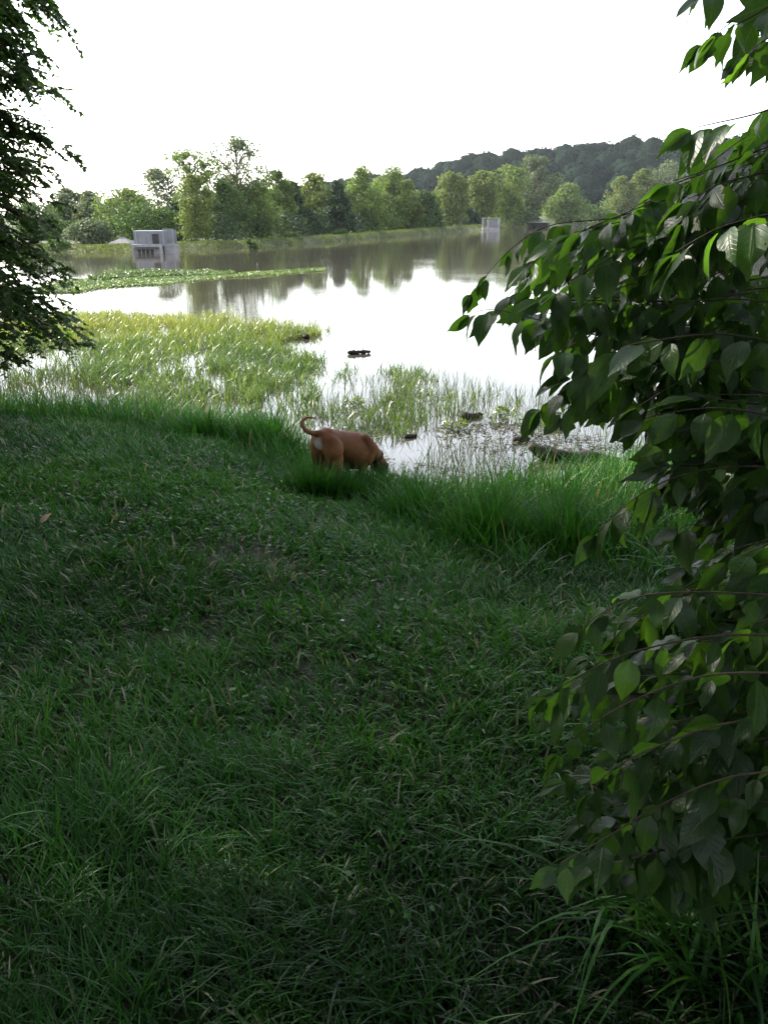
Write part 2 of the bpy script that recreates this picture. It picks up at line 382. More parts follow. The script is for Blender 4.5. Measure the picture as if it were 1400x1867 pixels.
def bank():
    parts = []
    n = 85000
    x = rng.uniform(-9, 8, n); y = rng.uniform(3.9, 12.5, n)
    g = .16
    tx, ty = tuft(x + .04 * rng.normal(size=n), y + .04 * rng.normal(size=n), g, 7)
    pull = np.where(rng.random(n) < .6, .5, 0.0); x = x + (tx - x) * pull; y = y + (ty - y) * pull
    s = shore_near(x) - y; yt = y_tall(x) + .45 * (fbm(x * 1.6, y * .3, 14) - .5)
    edge = sstep(0, .7, y - yt)
    dogp = on_ground(625, 876); fg = on_ground(672, 912); hg = on_ground(600, 922); dog_clear = np.exp(-(((x - dogp[0]) / .55) ** 2 + ((y - dogp[1] - .12) / .30) ** 2))
    keep = (y > yt) & (s > -.25 - .3 * vnoise(x * 2, y * 2, 6)) & (np.abs(x) < .53 * y + 1.6) & (rng.random(n) < .35 + .9 * fbm(x * 1.1, y * 1.1, 17)) & (rng.random(n) > dog_clear * .7)
    x, y, tx, ty, edge, s, dog_clear = x[keep], y[keep], tx[keep], ty[keep], edge[keep], s[keep], dog_clear[keep]; n = len(x)
    right = sstep(-.4, .6, x)
    hh = (.36 + .12 * right) * (1 - .55 * sstep(1.6, 3.2, s) * (1 - right)) * (.45 + .55 * edge) * (.55 + .9 * fbm(x * 1.4, y * 1.4, 23))
    hh = hh * (1 - .45 * sstep(1.2, .1, s) * (1 - right) * 0) * (1 - .42 * dog_clear)
    h = hh * rng.uniform(.6, 1.4, n)
    head = np.arctan2(y - ty, x - tx) + rng.normal(0, .8, n)
    hh0 = 1 - (1 - (.40 + .6 * sstep(.0, 1.5, s))) * right; h = h * hh0
    front = np.exp(-(((x - fg[0]) / .30) ** 2 + ((y - fg[1]) / .35) ** 2)); hind = np.exp(-(((x - hg[0]) / .42) ** 2 + ((y - hg[1]) / .30) ** 2)); h = np.maximum(h, np.maximum(front * .30, hind * .30) * rng.uniform(.5, 1.2, n))
    t = np.clip(.12 + .45 * fbm(x * 1.2, y * 1.2, 51) + .22 * right + rng.normal(0, .15, n), 0, .9)
    t = np.where(rng.random(n) < .03, 1, t)
    for (cpx, cpy, rx, ry, m, ch) in ((585, 908, .42, .16, 900, .36), (650, 915, .30, .2, 500, .34), (500, 826, .6, .5, 1700, .52), (685, 908, .30, .25, 600, .36), (770, 950, .5, .35, 900, .38), (900, 985, .6, .45, 1100, .42), (1040, 1005, .5, .4, 800, .40), (380, 800, .6, .4, 900, .36)):
        c = on_ground(cpx, cpy); a_ = rng.uniform(0, 6.283, m); q_ = np.abs(rng.normal(0, .62, m))
        ex, ey = c[0] + rx * q_ * np.cos(a_), c[1] + ry * q_ * np.sin(a_)
        x = np.concatenate([x, ex]); y = np.concatenate([y, ey]); h = np.concatenate([h, ch * np.clip(1.1 - .5 * q_, .3, 1.1) * rng.uniform(.55, 1.2, m)])
        head = np.concatenate([head, a_ + rng.normal(0, .5, m)]); t = np.concatenate([t, np.clip(rng.normal(.45, .18, m), 0, .9)])
    n = len(x)
    P = np.stack([x, y, ground_z(x, y) - .01], -1)
    V, F_, T = blades(P, h, rng.uniform(.006, .012, n), head, rng.uniform(0, .3, n), rng.uniform(.2, 1.2, n), np.stack([t, t, t], -1), 3, head + math.pi / 2 + rng.normal(0, .6, n))
    return tag(mesh_np('bank_grass', V, F_, M['bank'], tint=T), 'tall lush green grass fringing the water edge', 'grass', kind='stuff')
bank()

def stems(name, label, poly, rho, hrange, wrange, mat, tmean, leaves=2, dens=None, bendr=(.1, .9), z=0.0, box=None, th=(0, .3)):
    pts = np.array([on_z(px, py) for px, py in poly])
    x0, x1, y0, y1 = pts[:, 0].min(), pts[:, 0].max(), pts[:, 1].min(), pts[:, 1].max()
    n = int(rho * (x1 - x0) * (y1 - y0))
    x = rng.uniform(x0, x1, n); y = rng.uniform(y0, y1, n)
    jx = x + .5 * (vnoise(x * 1.5, y * 1.5, 61) - .5); jy = y + .9 * (vnoise(x * 1.5, y * 1.5, 62) - .5)
    px, py, _ = project(np.stack([jx, jy, 0 * x], -1))
    k = in_poly(px, py, poly) & (shore_near(x) - y < .05)
    if dens is not None: k &= rng.random(n) < dens(x, y, px, py)
    x, y, px, py = x[k], y[k], px[k], py[k]
    x = np.repeat(x, leaves) ; y = np.repeat(y, leaves); px = np.repeat(px, leaves); py = np.repeat(py, leaves); n = len(x)
    x += rng.normal(0, .03, n); y += rng.normal(0, .03, n)
    h = rng.uniform(*hrange, n) * (.6 + .8 * fbm(x * .9, y * .6, 71))
    t = np.clip(tmean(x, y, px, py) + rng.normal(0, .16, n), 0, 1)
    P = np.stack([x, y, np.full(n, z - .03)], -1)
    V, F_, T = blades(P, h, rng.uniform(*wrange, n), rng.uniform(0, 6.28, n), rng.uniform(*th, n), rng.uniform(*bendr, n), np.stack([t, t, t], -1), 3, rng.uniform(0, 6.28, n))
    return tag(mesh_np(name, V, F_, mat, tint=T), label, 'reeds', kind='stuff')
REED = [(-200, 600), (60, 585), (165, 572), (260, 580), (375, 576), (480, 586), (585, 590), (597, 604), (560, 618), (500, 628), (570, 652), (600, 700), (600, 762), (560, 790), (430, 785), (300, 765), (120, 735), (-200, 700)]
def reed_d(x, y, px, py):
    d = .02 + 1.25 * sstep(.25, .75, fbm(x * 1.3, y * .8, 81)) * (.55 + .6 * sstep(.3, .7, vnoise(x * 4, y * 3, 86)))
    d = d * np.where((px < 160) & (py > 640), .22, 1) * np.where(py > 715, .55, 1)
    return d
stems('reeds', 'sunlit yellow green reed bed growing in the shallow water', REED, 240, (.14, .44), (.010, .023), M['reed'],
      lambda x, y, px, py: .32 + .42 * sstep(660, 595, py) + .5 * (fbm(x * .9, y * .7, 91) - .45), 3, reed_d, (.2, 1.7), th=(0, .55))
REED2 = [(598, 690), (640, 668), (720, 668), (790, 690), (860, 715), (990, 735), (1000, 790), (900, 775), (800, 765), (770, 790), (720, 800), (650, 805), (605, 780)]
stems('reeds', 'smaller reed patch in the shallows between the reed bed and open water', REED2, 150, (.14, .34), (.009, .018), M['reed'],
      lambda x, y, px, py: .15 + .4 * fbm(x * .8, y * .8, 92), 2, lambda x, y, px, py: (.02 + 1.2 * sstep(.3, .75, fbm(x * 1.3, y * .9, 82))) * np.where(px > 790, .45, 1), (.2, 1.5), th=(0, .5))
SED = [(560, 735), (620, 700), (780, 672), (900, 700), (1010, 735), (1240, 745), (1260, 800), (1000, 795), (880, 780), (760, 800), (640, 815)]
stems('sedge', 'sparse thin sedge stems standing in the glittering shallows', SED, 130, (.14, .34), (.004, .008), M['sedge'],
      lambda x, y, px, py: .45 + 0 * x, 2, lambda x, y, px, py: .05 + 1.1 * fbm(x * .9, y * .6, 83) ** 1.4, (.0, .7))
SED2 = [(-200, 665), (150, 668), (330, 740), (560, 790), (560, 815), (420, 800), (200, 765), (-200, 748)]
stems('sedge', 'dark thin stems in bright water below the drooping tree branch', SED2, 200, (.14, .36), (.004, .009), M['sedge'],
      lambda x, y, px, py: .35 + 0 * x, 2, lambda x, y, px, py: .35 + .6 * fbm(x * .9, y * .6, 84), (.0, .7))
SED3 = [(760, 812), (840, 800), (905, 812), (960, 830), (1000, 860), (960, 905), (760, 912), (735, 880)]
stems('sedge', 'slanting dark sedge blades rising from water beside the dog', SED3, 75, (.2, .5), (.006, .011), M['sedge'],
      lambda x, y, px, py: .25 + 0 * x, 2, lambda x, y, px, py: .3 + .7 * fbm(x * 1.4, y * 1.4, 85), (.0, .8), th=(0, .5))

def mat_of_weed(name, label, poly, n, size, lift, tb):
    pts = np.array([on_z(px, py) for px, py in poly])
    x = rng.uniform(pts[:, 0].min(), pts[:, 0].max(), n); y = rng.uniform(pts[:, 1].min(), pts[:, 1].max(), n)
    px, py, _ = project(np.stack([x + .8 * (vnoise(x, y, 3) - .5), y + 1.6 * (vnoise(x * .6, y * .6, 4) - .5), 0 * x], -1))
    k = in_poly(px, py, poly) & (rng.random(n) < .2 + fbm(x * .6, y * .5, 95) * 1.3); x, y = x[k], y[k]; n = len(x)
    hz = lift * fbm(x * .8, y * .5, 96) ** 1.5 * rng.random(n)
    C = np.stack([x, y, .012 + hz], -1); N = np.stack([rng.normal(0, .5, n), rng.normal(0, .5, n), np.full(n, .8)], -1)
    t = np.clip(tb + .5 * (fbm(x * .4, y * .4, 97) - .5) + rng.normal(0, .15, n), 0, 1)
    V, F_, T = leafquads(C, rng.uniform(*size, n), N, .55, np.stack([t] * 3, -1))
    return tag(mesh_np(name, V, F_, M['weed'], tint=T), label, 'water weed', kind='stuff')
mat_of_weed('water_weed', 'flat mat of green water weed across the lake in a long spit', [(60, 534), (100, 514), (190, 506), (340, 504), (430, 500), (520, 493), (590, 490), (592, 493), (520, 499), (440, 507), (330, 516), (220, 524), (120, 534)], 80000, (.05, .13), .16, .45)
mat_of_weed('water_weed', 'raised ridge of darker weed along the back of the spit', [(170, 508), (240, 498), (345, 496), (430, 498), (420, 502), (340, 504), (260, 507), (175, 513)], 42000, (.06, .15), .38, .25)

def debris():
    poly = [(600, 790), (700, 770), (900, 770), (1100, 780), (1200, 830), (1100, 860), (950, 890), (760, 900), (690, 850)]
    pts = np.array([on_z(px, py) for px, py in poly]); n = 9000
    x = rng.uniform(pts[:, 0].min(), pts[:, 0].max(), n); y = rng.uniform(pts[:, 1].min(), pts[:, 1].max(), n)
    px, py, _ = project(np.stack([x, y, 0 * x], -1)); k = in_poly(px, py, poly) & (rng.random(n) < sstep(.42, .75, fbm(x * 1.6, y * 1.1, 101)) * .9 + .02)
    x, y = x[k], y[k]; n = len(x); t = rng.random(n)
    V, F_, T = leafquads(np.stack([x, y, rng.uniform(.004, .02, n)], -1), rng.uniform(.02, .09, n), np.stack([rng.normal(0, .25, n), rng.normal(0, .25, n), np.ones(n)], -1), .35, np.stack([t] * 3, -1))
    return tag(mesh_np('floating_litter', V, F_, foliage('dead_litter', [(0, (.02, .016, .011)), (.6, (.05, .042, .026)), (1, (.11, .10, .05))], 0, .6, .3), tint=T), 'dark dead stems and leaf litter floating in the shallows beside the dog', 'litter', kind='stuff')
debris()
# ------------------------------------------------------------------ trees
def crown_cloud(clumps, per, ls, sq=.85, seed=0, shell=.55, drop=0.0, wb=.35):
    rs = np.random.default_rng(seed)
    Cs, Ns, Ts = [], [], []
    for (c, r) in clumps:
        m = max(8, int(per * rs.uniform(.75, 1.25)))
        d = rs.normal(size=(m, 3)); d /= np.linalg.norm(d, axis=1, keepdims=True)
        rr = r * rs.uniform(shell, 1.05, m) ** .6
        wob = 1 + wb * np.sin(d[:, 0] * 5 + c[0]) * np.sin(d[:, 2] * 6 + c[2])
        p = c + d * (rr * wob)[:, None] * np.array([1, 1, sq])
        p[:, 2] -= drop * rs.random(m) ** 2
        Cs.append(p); Ns.append(d * .6 + rs.normal(size=(m, 3)) * .55 + np.array([0, 0, .25])); Ts.append(np.clip(rs.normal(.5, .18, m) + rs.normal(0, .10), 0, 1))
    C = np.concatenate(Cs); N = np.concatenate(Ns); T = np.concatenate(Ts)
    return leafquads(C, rs.uniform(.6, 1.35, len(C)) * ls, N, .62, np.stack([T] * 3, -1), rs)
def make_tree(name, label, base, H, Rr, mat, seed, style='round', ls=.24, nclump=34, per=75, low=.16, bark='bark', group='trees along the far shore', cat='tree', sq=.85, lean=0.0, lobes=1.0):
    rs = np.random.default_rng(seed); rd = random.Random(seed)
    root = empty(name, base); tag(root, label, cat, group)
    lx, ly = lean, 0
    clumps = []; nlb = int(rs.integers(2, 5)) if style == 'round' else 1
    lob = [(0, 0, 1.0, .85)] + [(Rr * .5 * math.cos(a_), Rr * .5 * math.sin(a_), rs.uniform(.55, .9), rs.uniform(.5, .72)) for a_ in rs.uniform(0, 6.283, nlb)] if nlb > 1 else [(0, 0, 1.0, 1.0)]
    for i in range(nclump):
        lb = lob[0] if rs.random() < .5 else lob[int(rs.integers(len(lob)))]
        t = low + (1 - low) * ((i + rs.random()) / nclump)
        u = (t - low) / (1 - low)
        if style == 'round': pr = math.sin(math.pi * min(1, .12 + .88 * u) ** .85) ** .65 if u < .99 else .1
        elif style == 'cone': pr = (1 - u) ** .75 * .95 + .08
        elif style == 'column': pr = min(1, .55 + .6 * u) * (1 - u ** 5) + .05
        elif style == 'airy': pr = (.65 + .35 * math.sin(u * 8 + seed)) * (.75 + .4 * u) * (1 - u ** 5 * .6) + .1
        else: pr = (1 - u ** 2.5) ** .5
        a = rs.uniform(0, 6.283); q = rs.random() ** .45
        cr = Rr * rs.uniform(.2, .36) * lobes * (1 if style != 'airy' else .66) * (.7 + .5 * (1 - u))
        rad = max(0, Rr * pr * lb[3] - cr * .6) * q
        zz = min(H * t, H - cr * sq * .9) * lb[2]
        clumps.append((np.array([rad * math.cos(a) + lx * t + lb[0] * min(1, 1.6 * u), rad * math.sin(a) + lb[1] * min(1, 1.6 * u), zz]), cr))
    mb = MB(); tr = max(.05, H * .018)
    top = .62 if style == 'round' else .88
    pts = [(lx * t * top + .12 * tr * math.sin(5 * t + seed), .1 * tr * math.cos(4 * t + seed), H * top * t) for t in (0, .12, .3, .55, .8, 1)]
    mb.tube(pts, [tr * (1.35 - 1.1 * t) for t in (0, .12, .3, .55, .8, 1)], 6)
    for (c, r) in clumps[::3 if style != 'airy' else 1]:
        z0 = max(.12 * H, min(c[2] - .35 * math.hypot(c[0], c[1]) - .08 * H, H * top * .95)); f = z0 / (H * top)
        s = Vector((lx * f * top, 0, z0)); e = Vector(c); mid = (s + e) / 2 + Vector((0, 0, .06 * H * rd.random()))
        mb.tube([s, mid, e], [tr * .5 * (1.1 - .7 * f), tr * .3, tr * .12], 5)
    mb.build('trunk', M[bark], root, True)
    V, F_, T = crown_cloud(clumps, per, ls, sq, seed)
    mesh_np('crown', V, F_, mat, root, tint=T)
    return root
# px centre, top py, width px, distance y, foliage, style, label
FAR = [
    (60, 372, 80, 96, 4, 'round', 'green tree on the far shore half behind the near dark tree'),
    (132, 346, 58, 118, 3, 'round', 'pale pointed tree at the left end of the far tree line'),
    (172, 352, 56, 112, 3, 'round', 'pale round topped tree beside the pointed one at the left end'),
    (162, 402, 72, 82, 3, 'round', 'grey green bushy willow low on the far bank left of the grey roof'),
    (236, 348, 96, 100, 0, 'round', 'olive tree rising behind the low grey roof'),
    (292, 313, 92, 108, 3, 'round', 'tall pale tree with rounded crown behind the grey box structure'),
    (262, 376, 112, 84, 4, 'round', 'broad leafy green tree directly behind the grey box structure'),
    (322, 372, 52, 92, 1, 'round', 'dark tree just right of the grey box structure'),
    (356, 274, 66, 90, 0, 'airy', 'tall thin crowned tree behind the bright yellow green one'),
    (357, 318, 60, 80, 2, 'column', 'bright yellow green tree with pale trunk at the far bank'),
    (438, 250, 108, 96, 3, 'airy', 'tallest far tree with open airy crown against the white sky'),
    (412, 336, 84, 90, 4, 'round', 'mid green tree below the tallest airy tree'),
    (470, 340, 80, 96, 0, 'round', 'olive green tree right of the tallest airy tree'),
    (506, 316, 58, 108, 0, 'round', 'slim olive tree with lumpy top next to the dark conifer shaped tree'),
    (536, 331, 62, 112, 1, 'cone', 'dark conical tree near the middle of the far tree line'),
    (578, 321, 70, 122, 2, 'round', 'light green tree between the two dark conical trees'),
    (617, 330, 56, 118, 1, 'cone', 'dark blue green conical tree beside the big light green trees'),
    (662, 309, 72, 136, 0, 'round', 'big light green tree right of the dark blue green cone'),
    (712, 309, 78, 144, 0, 'round', 'broad mid green tree at the end of the solid tree line'),
    (742, 333, 46, 146, 2, 'round', 'small yellow green tree at the right end of the solid tree line'),
    (772, 352, 50, 158, 4, 'round', 'low grey green tree in the gap before the lone pale tree'),
    (820, 314, 54, 186, 2, 'column', 'lone upright yellow green tree on the far dike'),
    (876, 312, 52, 196, 2, 'column', 'leaning yellow green tree above the small water cage'),
    (922, 302, 74, 212, 0, 'column', 'dense drooping green tree right of the small water cage'),
    (968, 284, 66, 240, 3, 'airy', 'tall pale open tree beside the meadow gap'),
    (1030, 338, 66, 272, 0, 'round', 'isolated egg shaped tree right of the meadow gap'),
    (1122, 326, 52, 300, 2, 'round', 'leftmost round yellow green tree of the group below the hill'),
    (1164, 308, 46, 306, 2, 'column', 'narrow yellow green tree in the middle of the group below the hill'),
    (1212, 300, 78, 310, 3, 'round', 'largest pale tree of the group below the hill'),
    (1290, 320, 90, 312, 0, 'round', 'olive tree of the group below the hill half behind the shrub'),
]
for i, (px, pt, wp, d, fm, st, lab) in enumerate(FAR):
    b = at_y(px, 420, d); x = b[0]; top = at_y(px, pt, d)[2]; bz = float(ground_z(x, d)) - .15
    sc = d / F0 * 1.0
    make_tree('tree', lab, (x, d, bz), (top - bz) * (1.05 if st == 'round' else 1), wp * .5 * sc * (1.45 if st != 'cone' else 1.3) * (1.15 if st == 'airy' else 1), FOL[fm], 100 + i, st, ls=min(.75, max(.2, .0030 * d)), nclump=64 if st != 'airy' else 70,
              per=95 if st != 'airy' else 60, low=.14 if st in ('round', 'cone', 'column') else .30, bark='palebark' if i == 9 else 'bark')
BACKREF = ['dark tree just right of the grey box', 'bush at the foot of the yellow green tree', 'tallest airy tree', 'olive tree right of the tallest airy one', 'slim olive tree', 'dark conical tree near the middle', 'light green tree between the two cones', 'gap right of the dark blue green cone', 'broad mid green tree ending the tree line', 'small yellow green tree at its right end', 'low grey green tree in the gap', 'bush left of the lone upright tree', 'bush between the lone and leaning trees', 'leaning tree above the water cage', 'dense drooping tree', 'olive tree above the low grey roof', 'broad leafy tree by the grey box', 'pale trees at the left end', 'leftmost round tree below the hill', 'narrow tree below the hill', 'largest pale tree below the hill']
BACK = [(330, 352, 70, 112, 1), (385, 330, 80, 110, 4), (425, 318, 70, 118, 0), (475, 326, 80, 122, 4), (520, 338, 70, 128, 4), (556, 340, 66, 132, 0), (596, 336, 70, 138, 4), (640, 326, 70, 150, 4), (690, 322, 70, 160, 0), (728, 338, 60, 166, 4), (766, 346, 56, 176, 1), (795, 360, 50, 200, 4), (850, 352, 60, 224, 1), (895, 338, 60, 232, 4), (948, 330, 60, 246, 4), (210, 362, 70, 122, 4), (255, 356, 70, 126, 0), (100, 372, 70, 120, 4), (1145, 352, 70, 330, 4), (1190, 340, 70, 332, 0), (1250, 342, 90, 334, 4)]
for i, (px, pt, wp, d, fm) in enumerate(BACK):
    x = at_y(px, 420, d)[0]; bz = float(ground_z(x, d)) - .15; top = at_y(px, pt, d)[2]
    make_tree('tree', 'back row tree behind the ' + BACKREF[i], (x, d, bz), top - bz, wp * .75 * d / F0, FOL[fm], 700 + i, 'round', ls=max(.25, .0032 * d), nclump=40, per=80, low=.06, group='back row of trees on the far shore')
BUSH = [
    (395, 388, 80, 84, 1, 'dark bush at the foot of the yellow green tree'),
    (450, 380, 90, 92, 1, 'dark wide bush below the tallest airy tree'),
    (512, 385, 86, 100, 1, 'dark bush under the slim olive tree'),
    (572, 385, 80, 112, 1, 'dark bush under the light green tree between the cones'),
    (628, 388, 80, 122, 1, 'dark bush at the foot of the dark blue green cone'),
    (688, 378, 84, 136, 4, 'green bush under the big light green tree'),
    (735, 372, 72, 146, 4, 'green bush at the foot of the small yellow green tree'),
    (785, 380, 56, 166, 1, 'dark bush left of the lone upright tree'),
    (850, 378, 42, 192, 1, 'dark bush between the lone tree and the leaning tree'),
    (945, 376, 62, 216, 1, 'dark bush under the dense drooping tree'),
    (1066, 372, 64, 280, 4, 'low bush right of the isolated egg shaped tree'),
    (1092, 380, 56, 288, 0, 'small olive bush before the group below the hill'),
    (205, 405, 60, 92, 1, 'dark bush behind the low grey roof'),
    (120, 402, 70, 100, 4, 'green bush below the pale trees at the left end'),
    (100, 438, 40, 68, 4, 'small shrub on the dike near the dark tree'),
    (455, 436, 22, 74, 4, 'tiny shrub at the water line below the tallest airy tree'),
    (530, 424, 34, 89, 4, 'small round shrub on the dike below the dark cone'),
    (620, 418, 26, 108, 4, 'small shrub on the dike below the dark blue green cone'),
]
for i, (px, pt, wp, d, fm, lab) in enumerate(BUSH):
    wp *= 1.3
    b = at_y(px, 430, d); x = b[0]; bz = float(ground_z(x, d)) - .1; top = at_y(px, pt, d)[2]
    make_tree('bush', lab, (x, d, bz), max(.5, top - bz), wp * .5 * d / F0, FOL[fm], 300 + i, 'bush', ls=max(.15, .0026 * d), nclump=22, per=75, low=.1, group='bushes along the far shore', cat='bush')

def hill_forest():
    rs = np.random.default_rng(5); cl = []
    for i in range(620):
        y = rs.uniform(372, 560); x = rs.uniform(-60 , 60 + y * .62)
        z = float(ground_z(x, y)); r = rs.uniform(4.2, 8.5)
        cl.append((np.array([x, y, z + r * .6 + rs.uniform(0, 2.6)]), r))
    for i in range(90):
        y = rs.uniform(345, 372); x = rs.uniform(-40, 300); z = float(ground_z(x, y)); r = rs.uniform(3.5, 6.0)
        cl.append((np.array([x, y, z + r * .8]), r))
    V, F_, T = crown_cloud(cl, 300, 1.35, .9, 9, shell=.9, wb=.12)
    bm = bmesh.new(); bmesh.ops.create_icosphere(bm, subdivisions=3, radius=1); iv = np.array([v.co[:] for v in bm.verts]); jf = np.array([[v.index for v in f.verts] for f in bm.faces]); bm.free()
    cv, cf = [], []; o_ = len(V)
    for c, r in cl:
        cv.append(c + iv * r * np.array([.9, .9, .82]) * (1 + .09 * rs.normal(size=(len(iv), 1)))); cf.append(jf[:, :3] + o_); o_ += len(iv)
    VV = np.concatenate([V] + cv); TT = np.concatenate([T, np.full((o_ - len(V), 3), .45)])
    tri = np.concatenate([F_[:, [0, 1, 2]], F_[:, [0, 2, 3]]] + cf)
    V, F_, T = VV, tri, TT
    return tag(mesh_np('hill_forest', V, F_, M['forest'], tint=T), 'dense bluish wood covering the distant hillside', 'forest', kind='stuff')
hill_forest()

def dike_tufts():
    rs = rng; n = 24000
    x = rs.uniform(-50, 40, n); f = rs.uniform(-.5, 5.2, n) ; y = shore_far(x) + f
    k = rs.random(n) < .25 + 1.1 * fbm(x * .35, y * .35, 44); x, y = x[k], y[k]; n = len(x)
    z = ground_z(x, y); t = np.clip(.3 + .6 * fbm(x * .2, y * .2, 45) + rs.normal(0, .15, n), 0, 1)
    h = (.08 + .28 * fbm(x * .5, y * .5, 46) ** 2) * rs.uniform(.5, 1.3, n)
    V, F_, T = blades(np.stack([x, y, np.maximum(z, 0) - .02], -1), h, rs.uniform(.05, .14, n), rs.uniform(0, 6.28, n), rs.uniform(0, .3, n), rs.uniform(.1, .9, n), np.stack([t] * 3, -1), 2, rs.uniform(-.6, .6, n))
    return tag(mesh_np('dike_grass', V, F_, M['dike'], tint=T), 'rough pale grass along the far dike', 'grass', kind='stuff')
dike_tufts()

# shading trees of the wooded bank round the viewpoint
SHADE = [(-7.9, 10.0, 9.5, 2.3, .12, 'smaller leafy tree close behind the dark tree at the left edge'),
         (-3.0, -1.2, 13, 4.2, .42, 'high crowned tree standing over the viewpoint'), (2.6, -2.6, 12, 4.0, .36, 'high crowned tree over the shrub behind the viewpoint'),
         (-9.6, 11.6, 13, 3.5, .16, 'tall leafy tree at the water side beyond the left frame edge'), (-14, 9.5, 14, 3.8, .1, 'tall tree of the second row at the water side'),
         (-9.6, 7.2, 10.5, 3.3, .10, 'dense tall tree on the bank beyond the left frame edge'), (-8.2, 2.6, 11, 3.6, .12, 'leafy bank tree to the left of the viewpoint'),
         (-12.5, 3.4, 13, 3.8, .1, 'second row tree left of the viewpoint'), (-9.5, -2.6, 12, 4.0, .12, 'leafy tree behind and left of the viewpoint'),
         (-2.2, -5.2, 12, 4.6, .3, 'large tree directly behind the viewpoint'), (5.6, -2.4, 11, 4.0, .15, 'leafy tree behind the broad leaved shrub'),
         (6.4, 2.8, 9, 2.9, .08, 'bushy tree right of the broad leaved shrub')]
for i, (x, y, H, r, low, lab) in enumerate(SHADE):
    make_tree('tree', lab, (x, y, float(ground_z(x, y)) - .1), H, r, FOL[4], 500 + i, 'bush', ls=.34, nclump=60, per=130, low=low, group='trees of the wooded near bank')

for i, (x, y, H, r, lab) in enumerate(((3.1, 1.0, 3.4, 1.15, 'dense unseen bush added beside the shrub to darken it'), (2.3, -.4, 3.2, 1.0, 'unseen bush added behind the viewpoint to darken the shrub'), (3.6, 3.0, 3.6, 1.2, 'unseen bush added on the bank for shade behind the shrub'))):  # unseen bushes added to darken the right side of the shrub
    make_tree('bush', lab, (x, y, float(ground_z(x, y)) - .05), H, r, FOL[1], 560 + i, 'bush', ls=.16, nclump=34, per=110, low=.04, group='unseen bushes added to shade the shrub', cat='bush')
# ------------------------------------------------------------------ dark tree at the left edge of the picture
def left_tree():
    rs = np.random.default_rng(77)
    bx, by = -5.65, 9.5; bz = float(ground_z(bx, by))
    root = empty('tree', (bx, by, bz - .05)); tag(root, 'dark backlit tree with drooping feathery branches at the left edge', 'tree', 'trees of the wooded near bank')
    mb = MB(); Ht = 7.5
    spine = [Vector((.10 * math.sin(2.1 * t) + .12 * t, .1 * math.sin(3 * t), Ht * t)) for t in np.linspace(0, 1, 9)]
    mb.tube(spine, [.17 - .13 * t for t in np.linspace(0, 1, 9)], 9, .08)
    mb.build('trunk', M['bark'], root, True)
    bm = MB(); C, N, A, S = [], [], [], []
    def sp(t):
        i = min(7, int(t * 8)); f = t * 8 - i; return spine[i].lerp(spine[i + 1], f)
    nb = 320
    for b in range(nb):
        t = .16 + .82 * ((b + rs.random()) / nb) ** 1.1; s = sp(t); z = s.z
        az = rs.uniform(0, 6.283) if rs.random() < .5 else rs.uniform(-1.3, .9)
        zw = z + bz
        L = np.interp(zw, [.5, 1.2, 2.2, 3.0, 3.5, 4.2, 5.5, 7.5], [1.75, 1.95, 1.85, 1.62, 1.55, 1.85, 1.85, 1.2]) * rs.uniform(.75, 1.12)
        if math.cos(az) < .2: L *= .75
        rise = rs.uniform(.15, .6) if zw > 2.4 else rs.uniform(-.05, .35)
        d = Vector((math.cos(az), math.sin(az), 0)); pts = []
        droop = rs.uniform(.35, .7) if zw < 3 else rs.uniform(.15, .5)
        m = 7; endz = zw + L * (rise - droop * 1.3)
        if endz < 1.25: rise += (1.25 - endz) / L
        for k in range(m + 1):
            u = k / m; pts.append(s + d * (L * u) + Vector((0, 0, L * (rise * u - droop * u * u * 1.3))) + Vector(rs.normal(0, .02, 3)))
        bm.tube(pts, [.024 * (1 - .85 * k / m) * (1.3 - .6 * t) for k in range(m + 1)], 5, cap=False)
        ntw = int(10 * L + 5)
        for q in range(ntw):
            u = rs.uniform(.22, 1.0); i = min(m - 1, int(u * m)); p = pts[i].lerp(pts[i + 1], u * m - i)
            a2 = az + rs.choice([-1, 1]) * rs.uniform(.4, 1.2); tl = rs.uniform(.22, .5) * (1.1 - .3 * u)
            dd = Vector((math.cos(a2), math.sin(a2), 0)); tp = []; ris = rs.uniform(-.5, .6); drp = rs.uniform(.2, .8)
            for k in range(5):
                v = k / 4; tp.append(p + dd * (tl * v * .85) + Vector((0, 0, tl * (ris * v - drp * v * v))))
            bm.tube(tp[::2], [.006, .004, .002], 3, cap=False)
            nl = int(tl * 44)
            for l in range(nl):
                v = (l + .5) / nl; i = min(3, int(v * 4)); c = tp[i].lerp(tp[i + 1], v * 4 - i)
                side = -1 if l % 2 else 1
                ax = Vector((-dd.y, dd.x, 0)) * side * .8 + dd * .5 + Vector((0, 0, -.45)) + Vector(rs.normal(0, .25, 3))
                ax.normalize(); C.append(c + ax * .024); A.append(ax); S.append(rs.uniform(.062, .112))
    kp = [i for i, c in enumerate(C) if c.z + bz > 1.0 + .25 * rs.random() or c.x < .6]; C = [C[i] for i in kp]; A = [A[i] for i in kp]; S = [S[i] for i in kp]
    C = np.array([tuple(c) for c in C]); A = np.array([tuple(a) for a in A]); S = np.array(S); n = len(C)
    up = np.array([0, 0, 1.]) + rs.normal(0, .45, (n, 3)); Bv = np.cross(A, up); Bv /= np.linalg.norm(Bv, axis=1, keepdims=True) + 1e-9
    s = (S * .5)[:, None]
    V = np.stack([C - A * s, C + Bv * s * .52, C + A * s, C - Bv * s * .52], 1).reshape(-1, 3)
    tt = np.clip(rs.normal(.5, .2, n), 0, 1)
    bm.build('branches', M['bark'], root, True)
    mesh_np('crown', V, np.arange(n * 4).reshape(-1, 4), M['near_leaf'], root, tint=np.repeat(np.stack([tt] * 3, -1), 4, axis=0))
    return n
nleft = left_tree()

